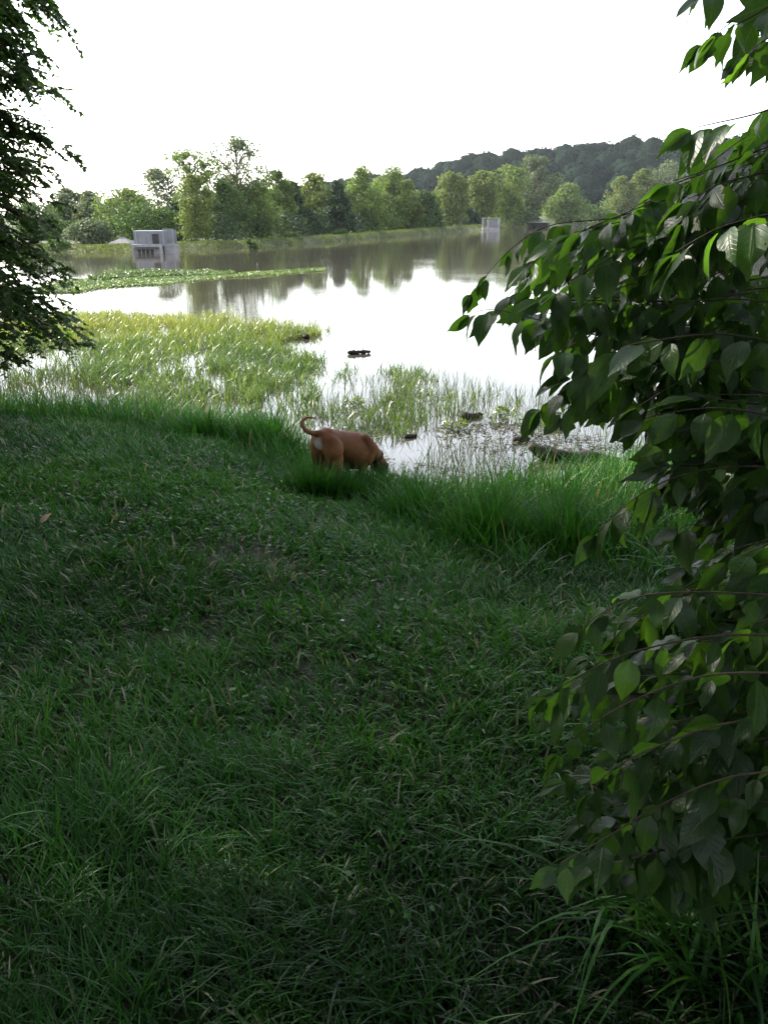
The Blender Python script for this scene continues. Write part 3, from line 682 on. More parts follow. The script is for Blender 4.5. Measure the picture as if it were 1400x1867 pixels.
# ------------------------------------------------------------------ broad-leaved shrub at the right
def broadleaf_material():
    m, n, out = newmat('broad_leaf')
    uv = n.nodes.new('ShaderNodeUVMap'); uv.uv_map = 'UVMap'
    sx = n.nodes.new('ShaderNodeSeparateXYZ'); n.links.new(uv.outputs[0], sx.inputs[0])
    def math_(op, a, b=None, c=None):
        q = n.nodes.new('ShaderNodeMath'); q.operation = op
        for i, v in enumerate((a, b, c)):
            if v is None: continue
            if isinstance(v, (int, float)): q.inputs[i].default_value = v
            else: n.links.new(v, q.inputs[i])
        return q.outputs[0]
    au = math_('ABSOLUTE', math_('SUBTRACT', sx.outputs[0], .5))
    rib = math_('SMOOTH_MIN', math_('MULTIPLY', au, 28), 1.0, .2)
    ph = math_('FRACT', math_('MULTIPLY', math_('SUBTRACT', sx.outputs[1], math_('MULTIPLY', au, .55)), 8))
    vein = math_('ABSOLUTE', math_('SUBTRACT', ph, .5))
    vein = math_('MINIMUM', math_('MULTIPLY', vein, 7), 1.0)
    hgt = math_('MULTIPLY', rib, math_('MULTIPLY_ADD', vein, .45, .55))
    oi = n.nodes.new('ShaderNodeObjectInfo')
    at = n.nodes.new('ShaderNodeAttribute'); at.attribute_name = 'tint'
    sp = n.nodes.new('ShaderNodeSeparateColor'); n.links.new(at.outputs['Color'], sp.inputs[0])
    tc = n.nodes.new('ShaderNodeTexCoord'); nz = n.nodes.new('ShaderNodeTexNoise'); nz.inputs['Scale'].default_value = 14; nz.inputs['Detail'].default_value = 4
    n.links.new(tc.outputs['Object'], nz.inputs['Vector'])
    fac = math_('MULTIPLY_ADD', oi.outputs['Random'], .55, math_('MULTIPLY_ADD', sp.outputs[0], .3, math_('MULTIPLY', math_('SUBTRACT', nz.outputs[0], .5), .35)))
    sn = n.nodes.new('ShaderNodeTexNoise'); sn.inputs['Scale'].default_value = 5; sn.inputs['Detail'].default_value = 5; mpn = n.nodes.new('ShaderNodeMapping'); n.links.new(uv.outputs[0], mpn.inputs[0]); cxy = n.nodes.new('ShaderNodeCombineXYZ'); n.links.new(math_('MULTIPLY', oi.outputs['Random'], 90.0), cxy.inputs[0]); n.links.new(cxy.outputs[0], mpn.inputs['Location']); n.links.new(mpn.outputs[0], sn.inputs['Vector'])
    spot = ramp(n, sn.outputs[0], [(.66, (0, 0, 0)), (.72, (1, 1, 1))])
    base0 = ramp(n, fac, [(0, (.018, .045, .016)), (.45, (.030, .075, .020)), (.85, (.055, .12, .025)), (1, (.09, .15, .03))])
    base = n.nodes.new('ShaderNodeMix'); base.data_type = 'RGBA'; n.links.new(spot.outputs[0], base.inputs[0]); n.links.new(base0.outputs[0], base.inputs[6]); base.inputs[7].default_value = (.075, .06, .022, 1)
    mv = n.nodes.new('ShaderNodeMix'); mv.data_type = 'RGBA'; n.links.new(hgt, mv.inputs[0])
    br = n.nodes.new('ShaderNodeMix'); br.data_type = 'RGBA'; br.inputs[0].default_value = .3; n.links.new(base.outputs[2], br.inputs[6]); br.inputs[7].default_value = (.10, .15, .05, 1)
    n.links.new(br.outputs[2], mv.inputs[6]); n.links.new(base.outputs[2], mv.inputs[7])
    bp = n.nodes.new('ShaderNodeBump'); bp.inputs['Strength'].default_value = .28; bp.inputs['Distance'].default_value = .003; n.links.new(hgt, bp.inputs['Height'])
    p = n.nodes.new('ShaderNodeBsdfPrincipled'); p.inputs['Roughness'].default_value = .38; p.inputs['Specular IOR Level'].default_value = .5
    n.links.new(mv.outputs[2], p.inputs['Base Color']); n.links.new(bp.outputs[0], p.inputs['Normal'])
    mu = n.nodes.new('ShaderNodeMix'); mu.data_type = 'RGBA'; mu.blend_type = 'MULTIPLY'; mu.inputs[0].default_value = 1; mu.clamp_result = False
    n.links.new(mv.outputs[2], mu.inputs[6]); mu.inputs[7].default_value = (2.7, 2.7, .6, 1)
    tr = n.nodes.new('ShaderNodeBsdfTranslucent'); n.links.new(mu.outputs[2], tr.inputs[0])
    mx = n.nodes.new('ShaderNodeMixShader'); mx.inputs[0].default_value = .55
    n.links.new(p.outputs[0], mx.inputs[1]); n.links.new(tr.outputs[0], mx.inputs[2]); n.links.new(mx.outputs[0], out.inputs[0])
    return m
M['broad'] = broadleaf_material()
def leaf_mesh(seed):
    rs = random.Random(seed); nv, nu = 9, 4; V, UV, F_ = [], [], []
    droop = rs.uniform(.3, 1.0); fold = rs.uniform(.12, .5); wid = rs.uniform(.225, .29); wave = rs.uniform(.01, .03); ph = rs.uniform(0, 6); curl = rs.uniform(-.12, .12)
    x = z = 0.0; ang = .25
    for i in range(nv):
        v = i / (nv - 1)
        w = wid * (math.sin(math.pi * min(1, v ** .74)) ** .85 * (1 - .45 * v ** 3) if 0 < v < 1 else 0) + .006
        if v > .86: w *= .8
        for j in range(nu + 1):
            u = j / nu * 2 - 1
            V.append((x, u * w + curl * v * v, z + abs(u) * w * fold - u * u * w * .18 + wave * math.sin(v * 11 + ph + u * 1.5) * abs(u)))
            UV.append((.5 + u * .5 * (w / wid if wid else 1), v))
        ang -= droop / (nv - 1); x += math.cos(ang) / (nv - 1); z += math.sin(ang) / (nv - 1)
    for q in range(rs.choice([0, 0, 1, 2])):      # bitten edges
        i = rs.randint(3, nv - 3); a = i * (nu + 1) + rs.choice([0, nu]); b = i * (nu + 1) + nu // 2
        V[a] = tuple(V[a][c] * .45 + V[b][c] * .55 for c in range(3))
    for i in range(nv - 1):
        for j in range(nu):
            a = i * (nu + 1) + j; F_.append((a, a + 1, a + nu + 2, a + nu + 1))
    return np.array(V), np.array(F_), np.array(UV)
LEAF = [leaf_mesh(900 + i) for i in range(14)]
def leaf_obj_mesh(k):
    V, F_, UV = LEAF[k]; me = bpy.data.meshes.new('leaf'); me.from_pydata(V.tolist(), [], F_.tolist())
    l = me.uv_layers.new(name='UVMap'); l.data.foreach_set('uv', UV[F_.ravel()].ravel().astype(np.float32))
    me.polygons.foreach_set('use_smooth', [True] * len(F_))
    a = me.attributes.new('tint', 'FLOAT_COLOR', 'POINT'); a.data.foreach_set('color', np.full(len(V) * 4, .5, np.float32))
    me.materials.append(M['broad']); me.update(); return me

def shrub():
    rs = np.random.default_rng(31)
    base = np.array([1.95, 2.5, float(ground_z(1.95, 2.5))])
    root = empty('shrub', base); tag(root, 'broad leaved shrub reaching in from the right edge over the lawn', 'shrub')
    B = []   # (polyline px,py,depth), spacing, leaf size
    def br(pts, size=.098, gap=.05): B.append((pts, size * (1.05 if pts[0][1] < 1000 else .98), gap * (.68 if pts[0][1] < 1000 else .6)))
    br([(1460, 330, 2.2), (1250, 385, 2.2), (1100, 400, 2.25), (1000, 412, 2.3), (930, 455, 2.35), (862, 530, 2.4)], .088)
    br([(1460, 450, 2.4), (1300, 440, 2.4), (1150, 450, 2.4), (1040, 470, 2.4), (960, 510, 2.45), (905, 560, 2.5)], .085)
    br([(1460, 720, 2.2), (1250, 660, 2.2), (1075, 608, 2.2), (1000, 588, 2.2), (905, 565, 2.2), (862, 570, 2.2)], .085)
    br([(1470, 300, 1.9), (1370, 320, 1.9), (1290, 345, 1.9), (1245, 400, 1.9)], .105)
    br([(1470, 170, 1.8), (1385, 205, 1.8), (1300, 225, 1.8), (1268, 232, 1.8)], .10)
    br([(1470, 240, 1.9), (1380, 275, 1.9), (1290, 310, 1.95), (1225, 330, 2.0)], .095)
    br([(1470, 380, 1.75), (1380, 395, 1.75), (1300, 420, 1.75), (1230, 460, 1.8)], .11)
    br([(1470, -60, 1.9), (1400, -10, 1.9), (1340, 35, 1.9), (1285, 75, 1.9)], .085)
    br([(1480, 10, 2.0), (1430, 40, 2.0), (1390, 60, 2.0), (1350, 95, 2.0)], .08)
    br([(1420, -80, 1.9), (1340, -40, 1.9), (1285, -15, 1.9)], .085)
    br([(1480, -30, 1.8), (1420, 0, 1.8), (1370, 30, 1.8), (1310, 60, 1.8)], .09)
    br([(1490, 40, 1.75), (1440, 60, 1.75), (1400, 70, 1.75), (1370, 90, 1.75)], .09)
    br([(1470, 560, 2.0), (1330, 545, 2.0), (1200, 560, 2.05), (1100, 600, 2.1), (1020, 640, 2.1)], .105)
    br([(1470, 640, 1.8), (1330, 610, 1.8), (1200, 620, 1.8), (1120, 640, 1.85), (1040, 700, 1.9), (990, 740, 1.95)], .115)
    br([(1470, 740, 2.1), (1280, 690, 2.1), (1130, 700, 2.15), (1050, 735, 2.2), (1025, 750, 2.2)], .085)
    br([(1470, 770, 1.75), (1330, 745, 1.75), (1230, 750, 1.8), (1170, 765, 1.85)], .10)
    br([(1470, 860, 1.9), (1350, 850, 1.9), (1230, 870, 1.9), (1140, 920, 1.95), (1090, 970, 2.0)], .105)
    br([(1470, 980, 1.7), (1400, 985, 1.7), (1340, 1000, 1.75)], .09)
    br([(1470, 1090, 1.5), (1300, 1080, 1.5), (1180, 1085, 1.5), (1110, 1110, 1.5), (1060, 1145, 1.5)], .092)
    br([(1470, 1160, 1.5), (1300, 1160, 1.5), (1150, 1190, 1.5), (1060, 1230, 1.52), (1000, 1265, 1.55)], .088)
    br([(1470, 1230, 1.4), (1300, 1230, 1.42), (1170, 1270, 1.45), (1080, 1320, 1.45), (1020, 1370, 1.5)], .09)
    br([(1470, 1300, 1.45), (1320, 1320, 1.45), (1200, 1360, 1.45), (1120, 1400, 1.45), (1080, 1440, 1.45)], .085)
    br([(1470, 1400, 1.5), (1320, 1420, 1.5), (1200, 1470, 1.5), (1100, 1530, 1.55), (1020, 1575, 1.55)], .08)
    # fill of the shrub's body
    edge = [(200, 1330), (330, 1260), (420, 1040), (480, 960), (560, 960), (620, 1000), (670, 1010), (720, 1080), (760, 1150), (820, 1210), (890, 1210), (930, 1330), (1040, 1330), (1100, 1110), (1200, 1050), (1280, 1010), (1400, 1030), (1500, 1060), (1580, 1040), (1640, 1120)]
    for i in range(190):
        py = rs.uniform(230, 1600) if i % 3 else rs.uniform(420, 900); ex = np.interp(py, [e[0] for e in edge], [e[1] for e in edge]) + rs.uniform(0, 1) ** 1.4 * 260
        dep = rs.uniform(1.9, 2.9) if py < 950 else rs.uniform(1.55, 2.2)
        L = rs.uniform(200, 330); dr = rs.uniform(-30, 130)
        if ex > 1390: continue
        br([(ex + L, py - dr, dep + .25), (ex + L * .6, py - dr * .75, dep + .12), (ex + L * .25, py - dr * .35, dep), (ex, py, dep)], rs.uniform(.085, .115), .052)
    for i in range(60):     # shaded heart of the plant
        py = rs.uniform(620, 1560); ex = rs.uniform(1210, 1400); dep = rs.uniform(2.2, 3.2)
        br([(ex + 250, py - 40, dep + .2), (ex + 120, py - 30, dep), (ex, py, dep)], .11, .045)
    leaves = []
    for (pts, size, gap) in B:
        P = [Vector(at_depth(*p)) for p in pts]
        # smooth resample
        Q = []
        for i in range(len(P) - 1):
            p0, p1, p2, p3 = P[max(0, i - 1)], P[i], P[i + 1], P[min(len(P) - 1, i + 2)]
            for k in range(6):
                t = k / 6
                Q.append(.5 * ((2 * p1) + (p2 - p0) * t + (2 * p0 - 5 * p1 + 4 * p2 - p3) * t * t + (-p0 + 3 * p1 - 3 * p2 + p3) * t ** 3))
        Q.append(P[-1]); m = len(Q)
        mb = MB(); mb.tube([q - Vector(base) for q in Q], [.0026 - .0017 * k / (m - 1) for k in range(m)], 5)
        mb.build('branch', M['twig'], root, True)
        acc = 0; side = 1; tot = 0
        for i in range(m - 1):
            seg = Q[i + 1] - Q[i]; tan = seg.normalized(); acc += seg.length
            while acc > gap:
                acc -= gap * rs.uniform(.75, 1.25); side = -side
                p = Q[i].lerp(Q[i + 1], rs.random())
                lat = tan.cross(Vector((0, 0, 1))).normalized() * side
                ax = tan * rs.uniform(.2, .7) + lat * rs.uniform(.25, .8) + Vector((0, 0, -rs.uniform(.4, 1.35))) + Vector(rs.normal(0, .16, 3))
                leaves.append((p, ax.normalized(), size * rs.uniform(.55, 1.25)))
        leaves.append((Q[-1], (tan + Vector((0, 0, -.5))).normalized(), size * .9)); leaves.append((Q[-1], (tan + Vector((0, .3, -.9))).normalized(), size * .7))
    # main stems
    for k in range(5):
        mb = MB(); a = rs.uniform(-.3, .3); b = rs.uniform(-.3, .3); hh = rs.uniform(1.6, 3.2)
        pp = [Vector((a * u + .06 * math.sin(5 * u + k) - .55 * u * u * (k % 2), b * u, hh * u)) + Vector((.05 * k - .1, .06 * (k % 3), 0)) for u in np.linspace(0, 1, 7)]
        mb.tube(pp, [.018 - .013 * u for u in np.linspace(0, 1, 7)], 7, .08); mb.build('stem', M['twig'], root, True)
    rec = []
    for (p, ax, s) in leaves:
        up = Vector((-.3, -.25, .8)) + Vector(rs.normal(0, .68, 3))
        y_ = up.cross(ax)
        if y_.length < .05: y_ = Vector((0, 1, 0)).cross(ax)
        y_.normalize(); z_ = ax.cross(y_); off = p + ax * .012
        Mx = Matrix(((ax.x, y_.x, z_.x, off.x), (ax.y, y_.y, z_.y, off.y), (ax.z, y_.z, z_.z, off.z), (0, 0, 0, 1))) @ Matrix.Scale(s, 4)
        c = off + ax * (s * .5); px, py, dep = project(np.array(c)); inside = (-20 < px[0] < 1430) and (-30 < py[0] < 1880)
        rec.append([s / dep[0] * (1 if inside else 0), Mx, int(rs.integers(14)), (px[0], py[0], dep[0])])
    # nearest leaf in each screen cell counts as seen
    cell = {}
    for i, r in enumerate(rec):
        k = (int(r[3][0] // 34), int(r[3][1] // 34))
        if k not in cell or rec[cell[k]][3][2] > r[3][2]: cell[k] = i
    front = set(cell.values())
    order = sorted(range(len(rec)), key=lambda i: -(rec[i][0] + (10 if (i in front and rec[i][0] > 0) else 0)))
    big = order[:300]; rest = order[300:]
    MS = [leaf_obj_mesh(k) for k in range(14)]
    inv = Matrix.Translation(-Vector(base))
    for i in big:
        o = bpy.data.objects.new('leaf', MS[rec[i][2]]); COL.objects.link(o); o.parent = root; o.matrix_local = inv @ rec[i][1]
    Vs, Fs, Us, Ts = [], [], [], []; o_ = 0
    for i in rest:
        V, F_, UV = LEAF[rec[i][2]]; A = np.array(inv @ rec[i][1])
        Vs.append(V @ A[:3, :3].T + A[:3, 3]); Fs.append(F_ + o_); Us.append(UV); Ts.append(np.full((len(V), 3), rs.random())); o_ += len(V)
    fo = mesh_np('foliage', np.concatenate(Vs), np.concatenate(Fs), M['broad'], root, tint=np.concatenate(Ts), uv=np.concatenate(Us))
    fo['kind'] = 'stuff'
    return len(rec)
nshrub = shrub()

# ------------------------------------------------------------------ dog
def dog():
    V, F_ = [], []
    def sph(c, r):
        n0 = len(V); k, m = 20, 12
        for i in range(m + 1):
            a = math.pi * i / m
            for j in range(k):
                b = 2 * math.pi * j / k
                V.append((c[0] + r[0] * math.sin(a) * math.cos(b), c[1] + r[1] * math.sin(a) * math.sin(b), c[2] + r[2] * math.cos(a)))
        for i in range(m):
            for j in range(k): F_.append((n0 + i * k + j, n0 + i * k + (j + 1) % k, n0 + (i + 1) * k + (j + 1) % k, n0 + (i + 1) * k + j)[::-1])
    def chain(pts, step=.014):
        for a, b in zip(pts[:-1], pts[1:]):
            pa, pb = np.array(a[0], float), np.array(b[0], float); ra, rb = np.array(a[1], float), np.array(b[1], float)
            n = max(2, int(np.linalg.norm(pb - pa) / step))
            for i in range(n + 1):
                t = i / n; sph(pa + (pb - pa) * t, ra + (rb - ra) * t)
    def e(x, y=None, z=None): return (x, x if y is None else y, x if z is None else z)
    # trunk of the body: rump, loin, deep chest
    chain([((-.34, 0, .55), (.055, .09, .10)), ((-.27, 0, .545), (.065, .125, .135)), ((-.13, 0, .535), (.06, .115, .128)), ((.0, 0, .505), (.06, .13, .155)), ((.14, 0, .462), (.065, .148, .20)), ((.26, 0, .46), (.065, .14, .19)), ((.36, 0, .485), (.06, .105, .135))])
    for s in (-1, 1):
        chain([((.20, s * .09, .60), (.06, .05, .06)), ((.29, s * .11, .50), (.07, .05, .09)), ((.27, s * .11, .40), (.06, .05, .07))])
        chain([((-.30, s * .085, .56), (.06, .055, .07)), ((-.24, s * .115, .47), (.10, .055, .11))])
    # neck and lowered head
    chain([((.32, 0, .53), e(.10, .09, .10)), ((.44, 0, .47), e(.085, .08, .09)), ((.54, 0, .39), e(.075, .072, .08))])
    chain([((.55, 0, .375), e(.08, .08, .085)), ((.62, 0, .31), e(.075, .082, .085)), ((.655, 0, .26), e(.06, .066, .065))])
    chain([((.65, 0, .255), e(.05, .05, .05)), ((.70, 0, .185), e(.044, .046, .044)), ((.725, 0, .145), e(.034, .036, .032))])
    for s in (-1, 1):
        chain([((.575, s * .070, .385), (.022, .014, .022)), ((.600, s * .098, .335), (.034, .012, .034)), ((.612, s * .100, .285), (.026, .010, .026)), ((.618, s * .096, .262), (.012, .008, .012))], .01)
        # hind leg: thigh, stifle forward, hock back
        chain([((-.25, s * .075, .50), (.115, .065, .13)), ((-.205, s * .098, .37), (.105, .058, .10)), ((-.175, s * .105, .28), (.075, .047, .07)), ((-.235, s * .105, .215), (.048, .037, .05)), ((-.30, s * .105, .155), (.031, .027, .036)), ((-.295, s * .105, .06), (.026, .025, .03)), ((-.285, s * .105, .028), (.032, .032, .024)), ((-.235, s * .105, .02), (.032, .034, .018))])
        # front leg
        chain([((.27, s * .085, .46), (.075, .045, .10)), ((.235, s * .10, .35), (.05, .04, .06)), ((.215, s * .10, .27), (.038, .034, .045)), ((.25, s * .10, .13), (.026, .026, .03)), ((.255, s * .10, .05), (.025, .025, .028)), ((.27, s * .10, .024), (.03, .03, .02)), ((.31, s * .10, .018), (.03, .032, .016))])
    chain([((-.36, 0, .615), e(.036)), ((-.425, .03, .605), e(.028)), ((-.485, .065, .62), e(.024)), ((-.52, .095, .665), e(.021)), ((-.515, .105, .715), e(.018)), ((-.48, .085, .75), e(.015)), ((-.44, .04, .758), e(.012)), ((-.41, .005, .742), e(.008))], .009)
    me = bpy.data.meshes.new('dog_raw'); me.from_pydata(V, [], F_)
    ob = bpy.data.objects.new('dog_raw', me); COL.objects.link(ob)
    md = ob.modifiers.new('r', 'REMESH'); md.mode = 'VOXEL'; md.voxel_size = .0085
    sm = ob.modifiers.new('s', 'SMOOTH'); sm.factor = .5; sm.iterations = 9
    dg = bpy.context.evaluated_depsgraph_get(); me2 = bpy.data.meshes.new_from_object(ob.evaluated_get(dg))
    bpy.data.objects.remove(ob); bpy.data.meshes.remove(me); me2.name = 'dog'
    n = len(me2.vertices); co = np.zeros(n * 3, np.float32); me2.vertices.foreach_get('co', co); co = co.reshape(-1, 3)
    x, y, z = co.T
    tan = np.array([.19, .082, .034]); red = np.array([.125, .047, .022]); wht = np.array([.42, .38, .35]); drk = np.array([.022, .016, .013]); buff = np.array([.19, .095, .046])
    nz = fbm(x * 14 + y * 9, z * 14, 3)[:, None]
    c = tan * (1 - sstep(.45, .62, z)[:, None]) + red * sstep(.45, .62, z)[:, None]; c = c * (.7 + .6 * nz); c = c * (1 - .35 * sstep(.30, .20, z)[:, None])  # last factor darkens the lower legs, shadow put into the coat colour
    def mixin(c, col, f): f = np.clip(f, 0, 1)[:, None]; return c * (1 - f) + col * f
    c = mixin(c, buff, sstep(.30, .38, x) * sstep(.56, .50, x) * .7)
    c = mixin(c, wht, sstep(1.0, .3, np.sqrt(((x + .385) / .06) ** 2 + ((y + .01) / .075) ** 2 + ((z - .49) / .10) ** 2) + .5 * (fbm(y * 30, z * 30, 9) - .5)))
    c = mixin(c, wht, sstep(.06, .03, z) * .5)
    c = mixin(c, buff, sstep(-.40, -.46, x) * .8)
    c = mixin(c, drk, sstep(.555, .62, x + (.35 - z) * .25) * .86)
    a = me2.attributes.new('tint', 'FLOAT_COLOR', 'POINT'); t = np.ones((n, 4), np.float32); t[:, :3] = c; a.data.foreach_set('color', t.ravel())
    m, nn, out = newmat('short_tan_coat')
    at = nn.nodes.new('ShaderNodeAttribute'); at.attribute_name = 'tint'; p = nn.nodes.new('ShaderNodeBsdfPrincipled'); p.inputs['Roughness'].default_value = .7; p.inputs['Specular IOR Level'].default_value = .15
    nn.links.new(at.outputs['Color'], p.inputs['Base Color'])
    tc = nn.nodes.new('ShaderNodeTexCoord'); mp = nn.nodes.new('ShaderNodeMapping'); mp.inputs['Scale'].default_value = (150, 300, 300); q = nn.nodes.new('ShaderNodeTexNoise'); q.inputs['Scale'].default_value = 1
    nn.links.new(tc.outputs['Object'], mp.inputs[0]); nn.links.new(mp.outputs[0], q.inputs['Vector'])
    bp = nn.nodes.new('ShaderNodeBump'); bp.inputs['Strength'].default_value = .2; bp.inputs['Distance'].default_value = .003; nn.links.new(q.outputs[0], bp.inputs['Height']); nn.links.new(bp.outputs[0], p.inputs['Normal'])
    nn.links.new(p.outputs[0], out.inputs[0])
    me2.materials.clear(); me2.materials.append(m); me2.polygons.foreach_set('use_smooth', [True] * len(me2.polygons))
    o = bpy.data.objects.new('dog', me2); COL.objects.link(o)
    tag(o, 'tan dog with white rump patch and curled tail sniffing at the water edge', 'dog')
    # collar
    cb = MB(); c0 = Vector((.515, 0, .415)); ax = Vector((.10, 0, -.08)).normalized(); u = Vector((0, 1, 0)); w = ax.cross(u)
    ring = [c0 + u * (.079 * math.cos(2 * math.pi * k / 24)) + w * (.087 * math.sin(2 * math.pi * k / 24)) for k in range(25)]
    cb.tube(ring, [.011] * 25, 6, cap=False); cb.build('collar', M['dark'], o, True)
    g = on_ground(572, 897); yaw = R(46); k = .87
    dx, dy = g[0] + .31 * k * math.cos(yaw), g[1] + .31 * k * math.sin(yaw)
    fx, fy = dx + .28 * k * math.cos(yaw), dy + .28 * k * math.sin(yaw)
    zh, zf = float(ground_z(g[0], g[1])), max(-.05, float(ground_z(fx, fy)))
    o.location = (dx, dy, zh + (zf - zh) * .31 / .59 - .02)
    o.rotation_euler = (0, math.atan2(zh - zf, .59 * k), yaw); o.scale = (k, k * 1.2, k * 1.04)
    return o
dog_o = dog()

# ------------------------------------------------------------------ driftwood and small things
def log(name, label, pa, pb, r, z=.02, knob=0.0, seed=0, twig=False, cat='log', flat=.7):
    rs = random.Random(seed); A = Vector(on_z(*pa, z)); B = Vector(on_z(*pb, z)); mid = (A + B) / 2
    root = empty(name, (mid.x, mid.y, 0)); tag(root, label, cat, 'driftwood in the shallows')
    n = 12; P, rad = [], []
    for i in range(n):
        t = i / (n - 1); p = A.lerp(B, t) - Vector((mid.x, mid.y, 0)); p.z = z + rs.uniform(-.4, .4) * r * .3 + knob * math.exp(-(t * 7) ** 2)
        P.append(p); rad.append(r * (.75 + .5 * rs.random()) * (1 if 0 < i < n - 1 else .45) * (1 - .35 * t))
    MB().tube(P, rad, 9, .35).build('trunk', M['log'], root, True)
    if twig:
        MB().tube([P[7], P[7] + Vector((.02, 0, .12)), P[7] + Vector((-.02, 0, .22))], [.008, .006, .003], 5).build('twig', M['log'], root, True)
    return root
log('log', 'short dark log floating alone in the open bright water', (634, 643), (676, 641), .055, .04, 0, 1, True)
log('log', 'large sunken driftwood log at the water edge under the shrub', (965, 832), (1130, 838), .10, .03, .13, 2)
log('driftwood', 'small dark driftwood chunk left of the large sunken log', (935, 803), (966, 800), .05, .02, 0, 3)
log('driftwood', 'dark driftwood chunk behind the large sunken log', (1000, 779), (1030, 776), .06, .03, 0, 4)
log('driftwood', 'flat dark debris between the yellow water plants', (842, 762), (880, 756), .06, .02, .02, 5)
log('driftwood', 'tiny dark debris floating near the dog', (738, 797), (760, 794), .035, .015, 0, 6)
log('stump', 'left dark stub poking from water off the reed tip', (540, 610), (550, 609), .10, .06, .08, 7, cat='stump')
log('stump', 'right dark stub poking from water off the reed tip', (555, 614), (563, 613), .07, .05, .04, 8, cat='stump')
def mud():
    g = Vector(on_z(716, 872, .03)); root = empty('mud_bank', (g.x, g.y, 0)); tag(root, 'black wet mud lump at the water edge before the dog', 'mud')
    bm = bmesh.new(); bmesh.ops.create_icosphere(bm, subdivisions=3, radius=1)
    for v in bm.verts:
        q = 1 + .35 * (mnoise.noise(v.co * 2.1) + .5 * mnoise.noise(v.co * 5)); v.co = Vector((v.co.x * .22 * q, v.co.y * .13 * q, v.co.z * .075 * q + .01))
    me = bpy.data.meshes.new('lump'); bm.to_mesh(me); bm.free(); me.materials.append(M['mud']); o = bpy.data.objects.new('lump', me); COL.objects.link(o); o.parent = root; o.rotation_euler.z = -.4
mud()
def water_plant(px, py, r, h, label, seed):
    rs = np.random.default_rng(seed); p = on_z(px, py, 0); root = empty('water_plant', p); tag(root, label, 'water plant', 'yellow green plants in the shallows')
    r *= 1.35; h *= .75; n = 85; a = rs.uniform(0, 6.28, n); q = rs.random(n) ** .5 * (1 + .35 * np.sin(a * 3 + seed))
    C = np.stack([np.cos(a) * q * r, np.sin(a) * q * r * .8, h * rs.random(n) * (1.1 - q * .6) + .02], -1); N = np.stack([np.cos(a), np.sin(a), np.full(n, .9)], -1) + rs.normal(0, .4, (n, 3))
    t = np.clip(rs.normal(.5, .25, n), 0, 1)
    V, F_, T = leafquads(C, rs.uniform(.03, .09, n), N, .5, np.stack([t] * 3, -1), rs); mesh_np('leaves', V, F_, M['reed'], root, tint=T)
    mb = MB()
    for k in range(9):
        i = rs.integers(n); mb.tube([(C[i, 0] * .3, C[i, 1] * .3, -.05), (C[i, 0] * .8, C[i, 1] * .8, C[i, 2] * .6), tuple(C[i])], [.004, .003, .002], 4)
    mb.build('stem', M['sedge'], root)
water_plant(648, 742, .22, .22, 'yellow green leafy plant in the reed patch above the dog', 1)
water_plant(832, 785, .22, .22, 'yellow green plant in the shallows, first one right of the dog', 2)
water_plant(912, 762, .2, .24, 'yellow green plant by the dark debris near the shrub', 3)
water_plant(975, 772, .24, .24, 'yellow green plant closest to the shrub leaves', 4)
water_plant(716, 738, .18, .2, 'faint yellow green plant amid the sparse stems', 5)

def small_things():
    g = on_ground(75, 968); root = empty('dead_leaf', g + np.array([0, 0, .05])); tag(root, 'pale tan curled dead leaf lying on the lawn', 'leaf')
    V, F_, UV = LEAF[3]; o = mesh_py('blade', V * .10, F_, plain('dead_leaf', (.24, .17, .10), (.36, .27, .17), 20, .8, .2), root, True); o.rotation_euler = (.3, -.5, .7)
    g = on_ground(625, 1160); root = empty('flower', g); tag(root, 'tiny white flower on a short stalk in the lawn', 'flower')
    MB().tube([(0, 0, -.01), (.003, 0, .05), (.0, 0, .085)], [.0016, .0014, .0012], 5).build('stalk', M['bank'], root)
    bm = bmesh.new()
    for k in range(9):
        a = 2 * math.pi * k / 9; vs_ = [bm.verts.new((math.cos(a + da) * rr, math.sin(a + da) * rr, .085 + zz)) for da, rr, zz in ((0, .001, 0), (-.3, .006, .003), (0, .012, .004), (.3, .006, .003))]; bm.faces.new(vs_)
    me = bpy.data.meshes.new('petals'); bm.to_mesh(me); bm.free(); me.materials.append(plain('white_petal', (.75, .75, .78), (.82, .82, .85), 5, .6, 0)); o = bpy.data.objects.new('petals', me); COL.objects.link(o); o.parent = root
small_things()

def tall_weeds():
    spots = [(1140, 1720, .55, 'tall arching grass weed in the dark lower corner under the shrub', 1), (1240, 1760, .6, 'tall pale bladed weed at the foot of the shrub', 2), (1340, 1800, .5, 'dim broad bladed weed at the lower corner edge', 3),
             (1110, 1010, .42, 'seeding weed behind the shrub at the edge of the tall grass', 4), (1190, 1050, .45, 'leggy weed under the upper shrub leaves', 5), (960, 1050, .28, 'arching grass weed at the front of the tall bank grass', 6), (1290, 1080, .5, 'leafy weed deep in the shade between shrub branches', 7)]
    for px, py, h, lab, sd_ in spots:
        rs = np.random.default_rng(600 + sd_); g = on_ground(px, py); root = empty('weed', g); tag(root, lab, 'weed', 'tall weeds round the shrub')
        n = 34; hd = rs.uniform(0, 6.28, n); P = np.stack([rs.normal(0, .06, n), rs.normal(0, .06, n), np.full(n, -.01)], -1)
        t = np.clip(rs.normal(.55, .2, n), 0, .92)
        V, F_, T = blades(P, h * rs.uniform(.5, 1.15, n), rs.uniform(.007, .014, n), hd, rs.uniform(.05, .35, n), rs.uniform(.5, 2.0, n), np.stack([t] * 3, -1), 6)
        mesh_np('blades', V, F_, M['bank'], root, tint=T)
tall_weeds()

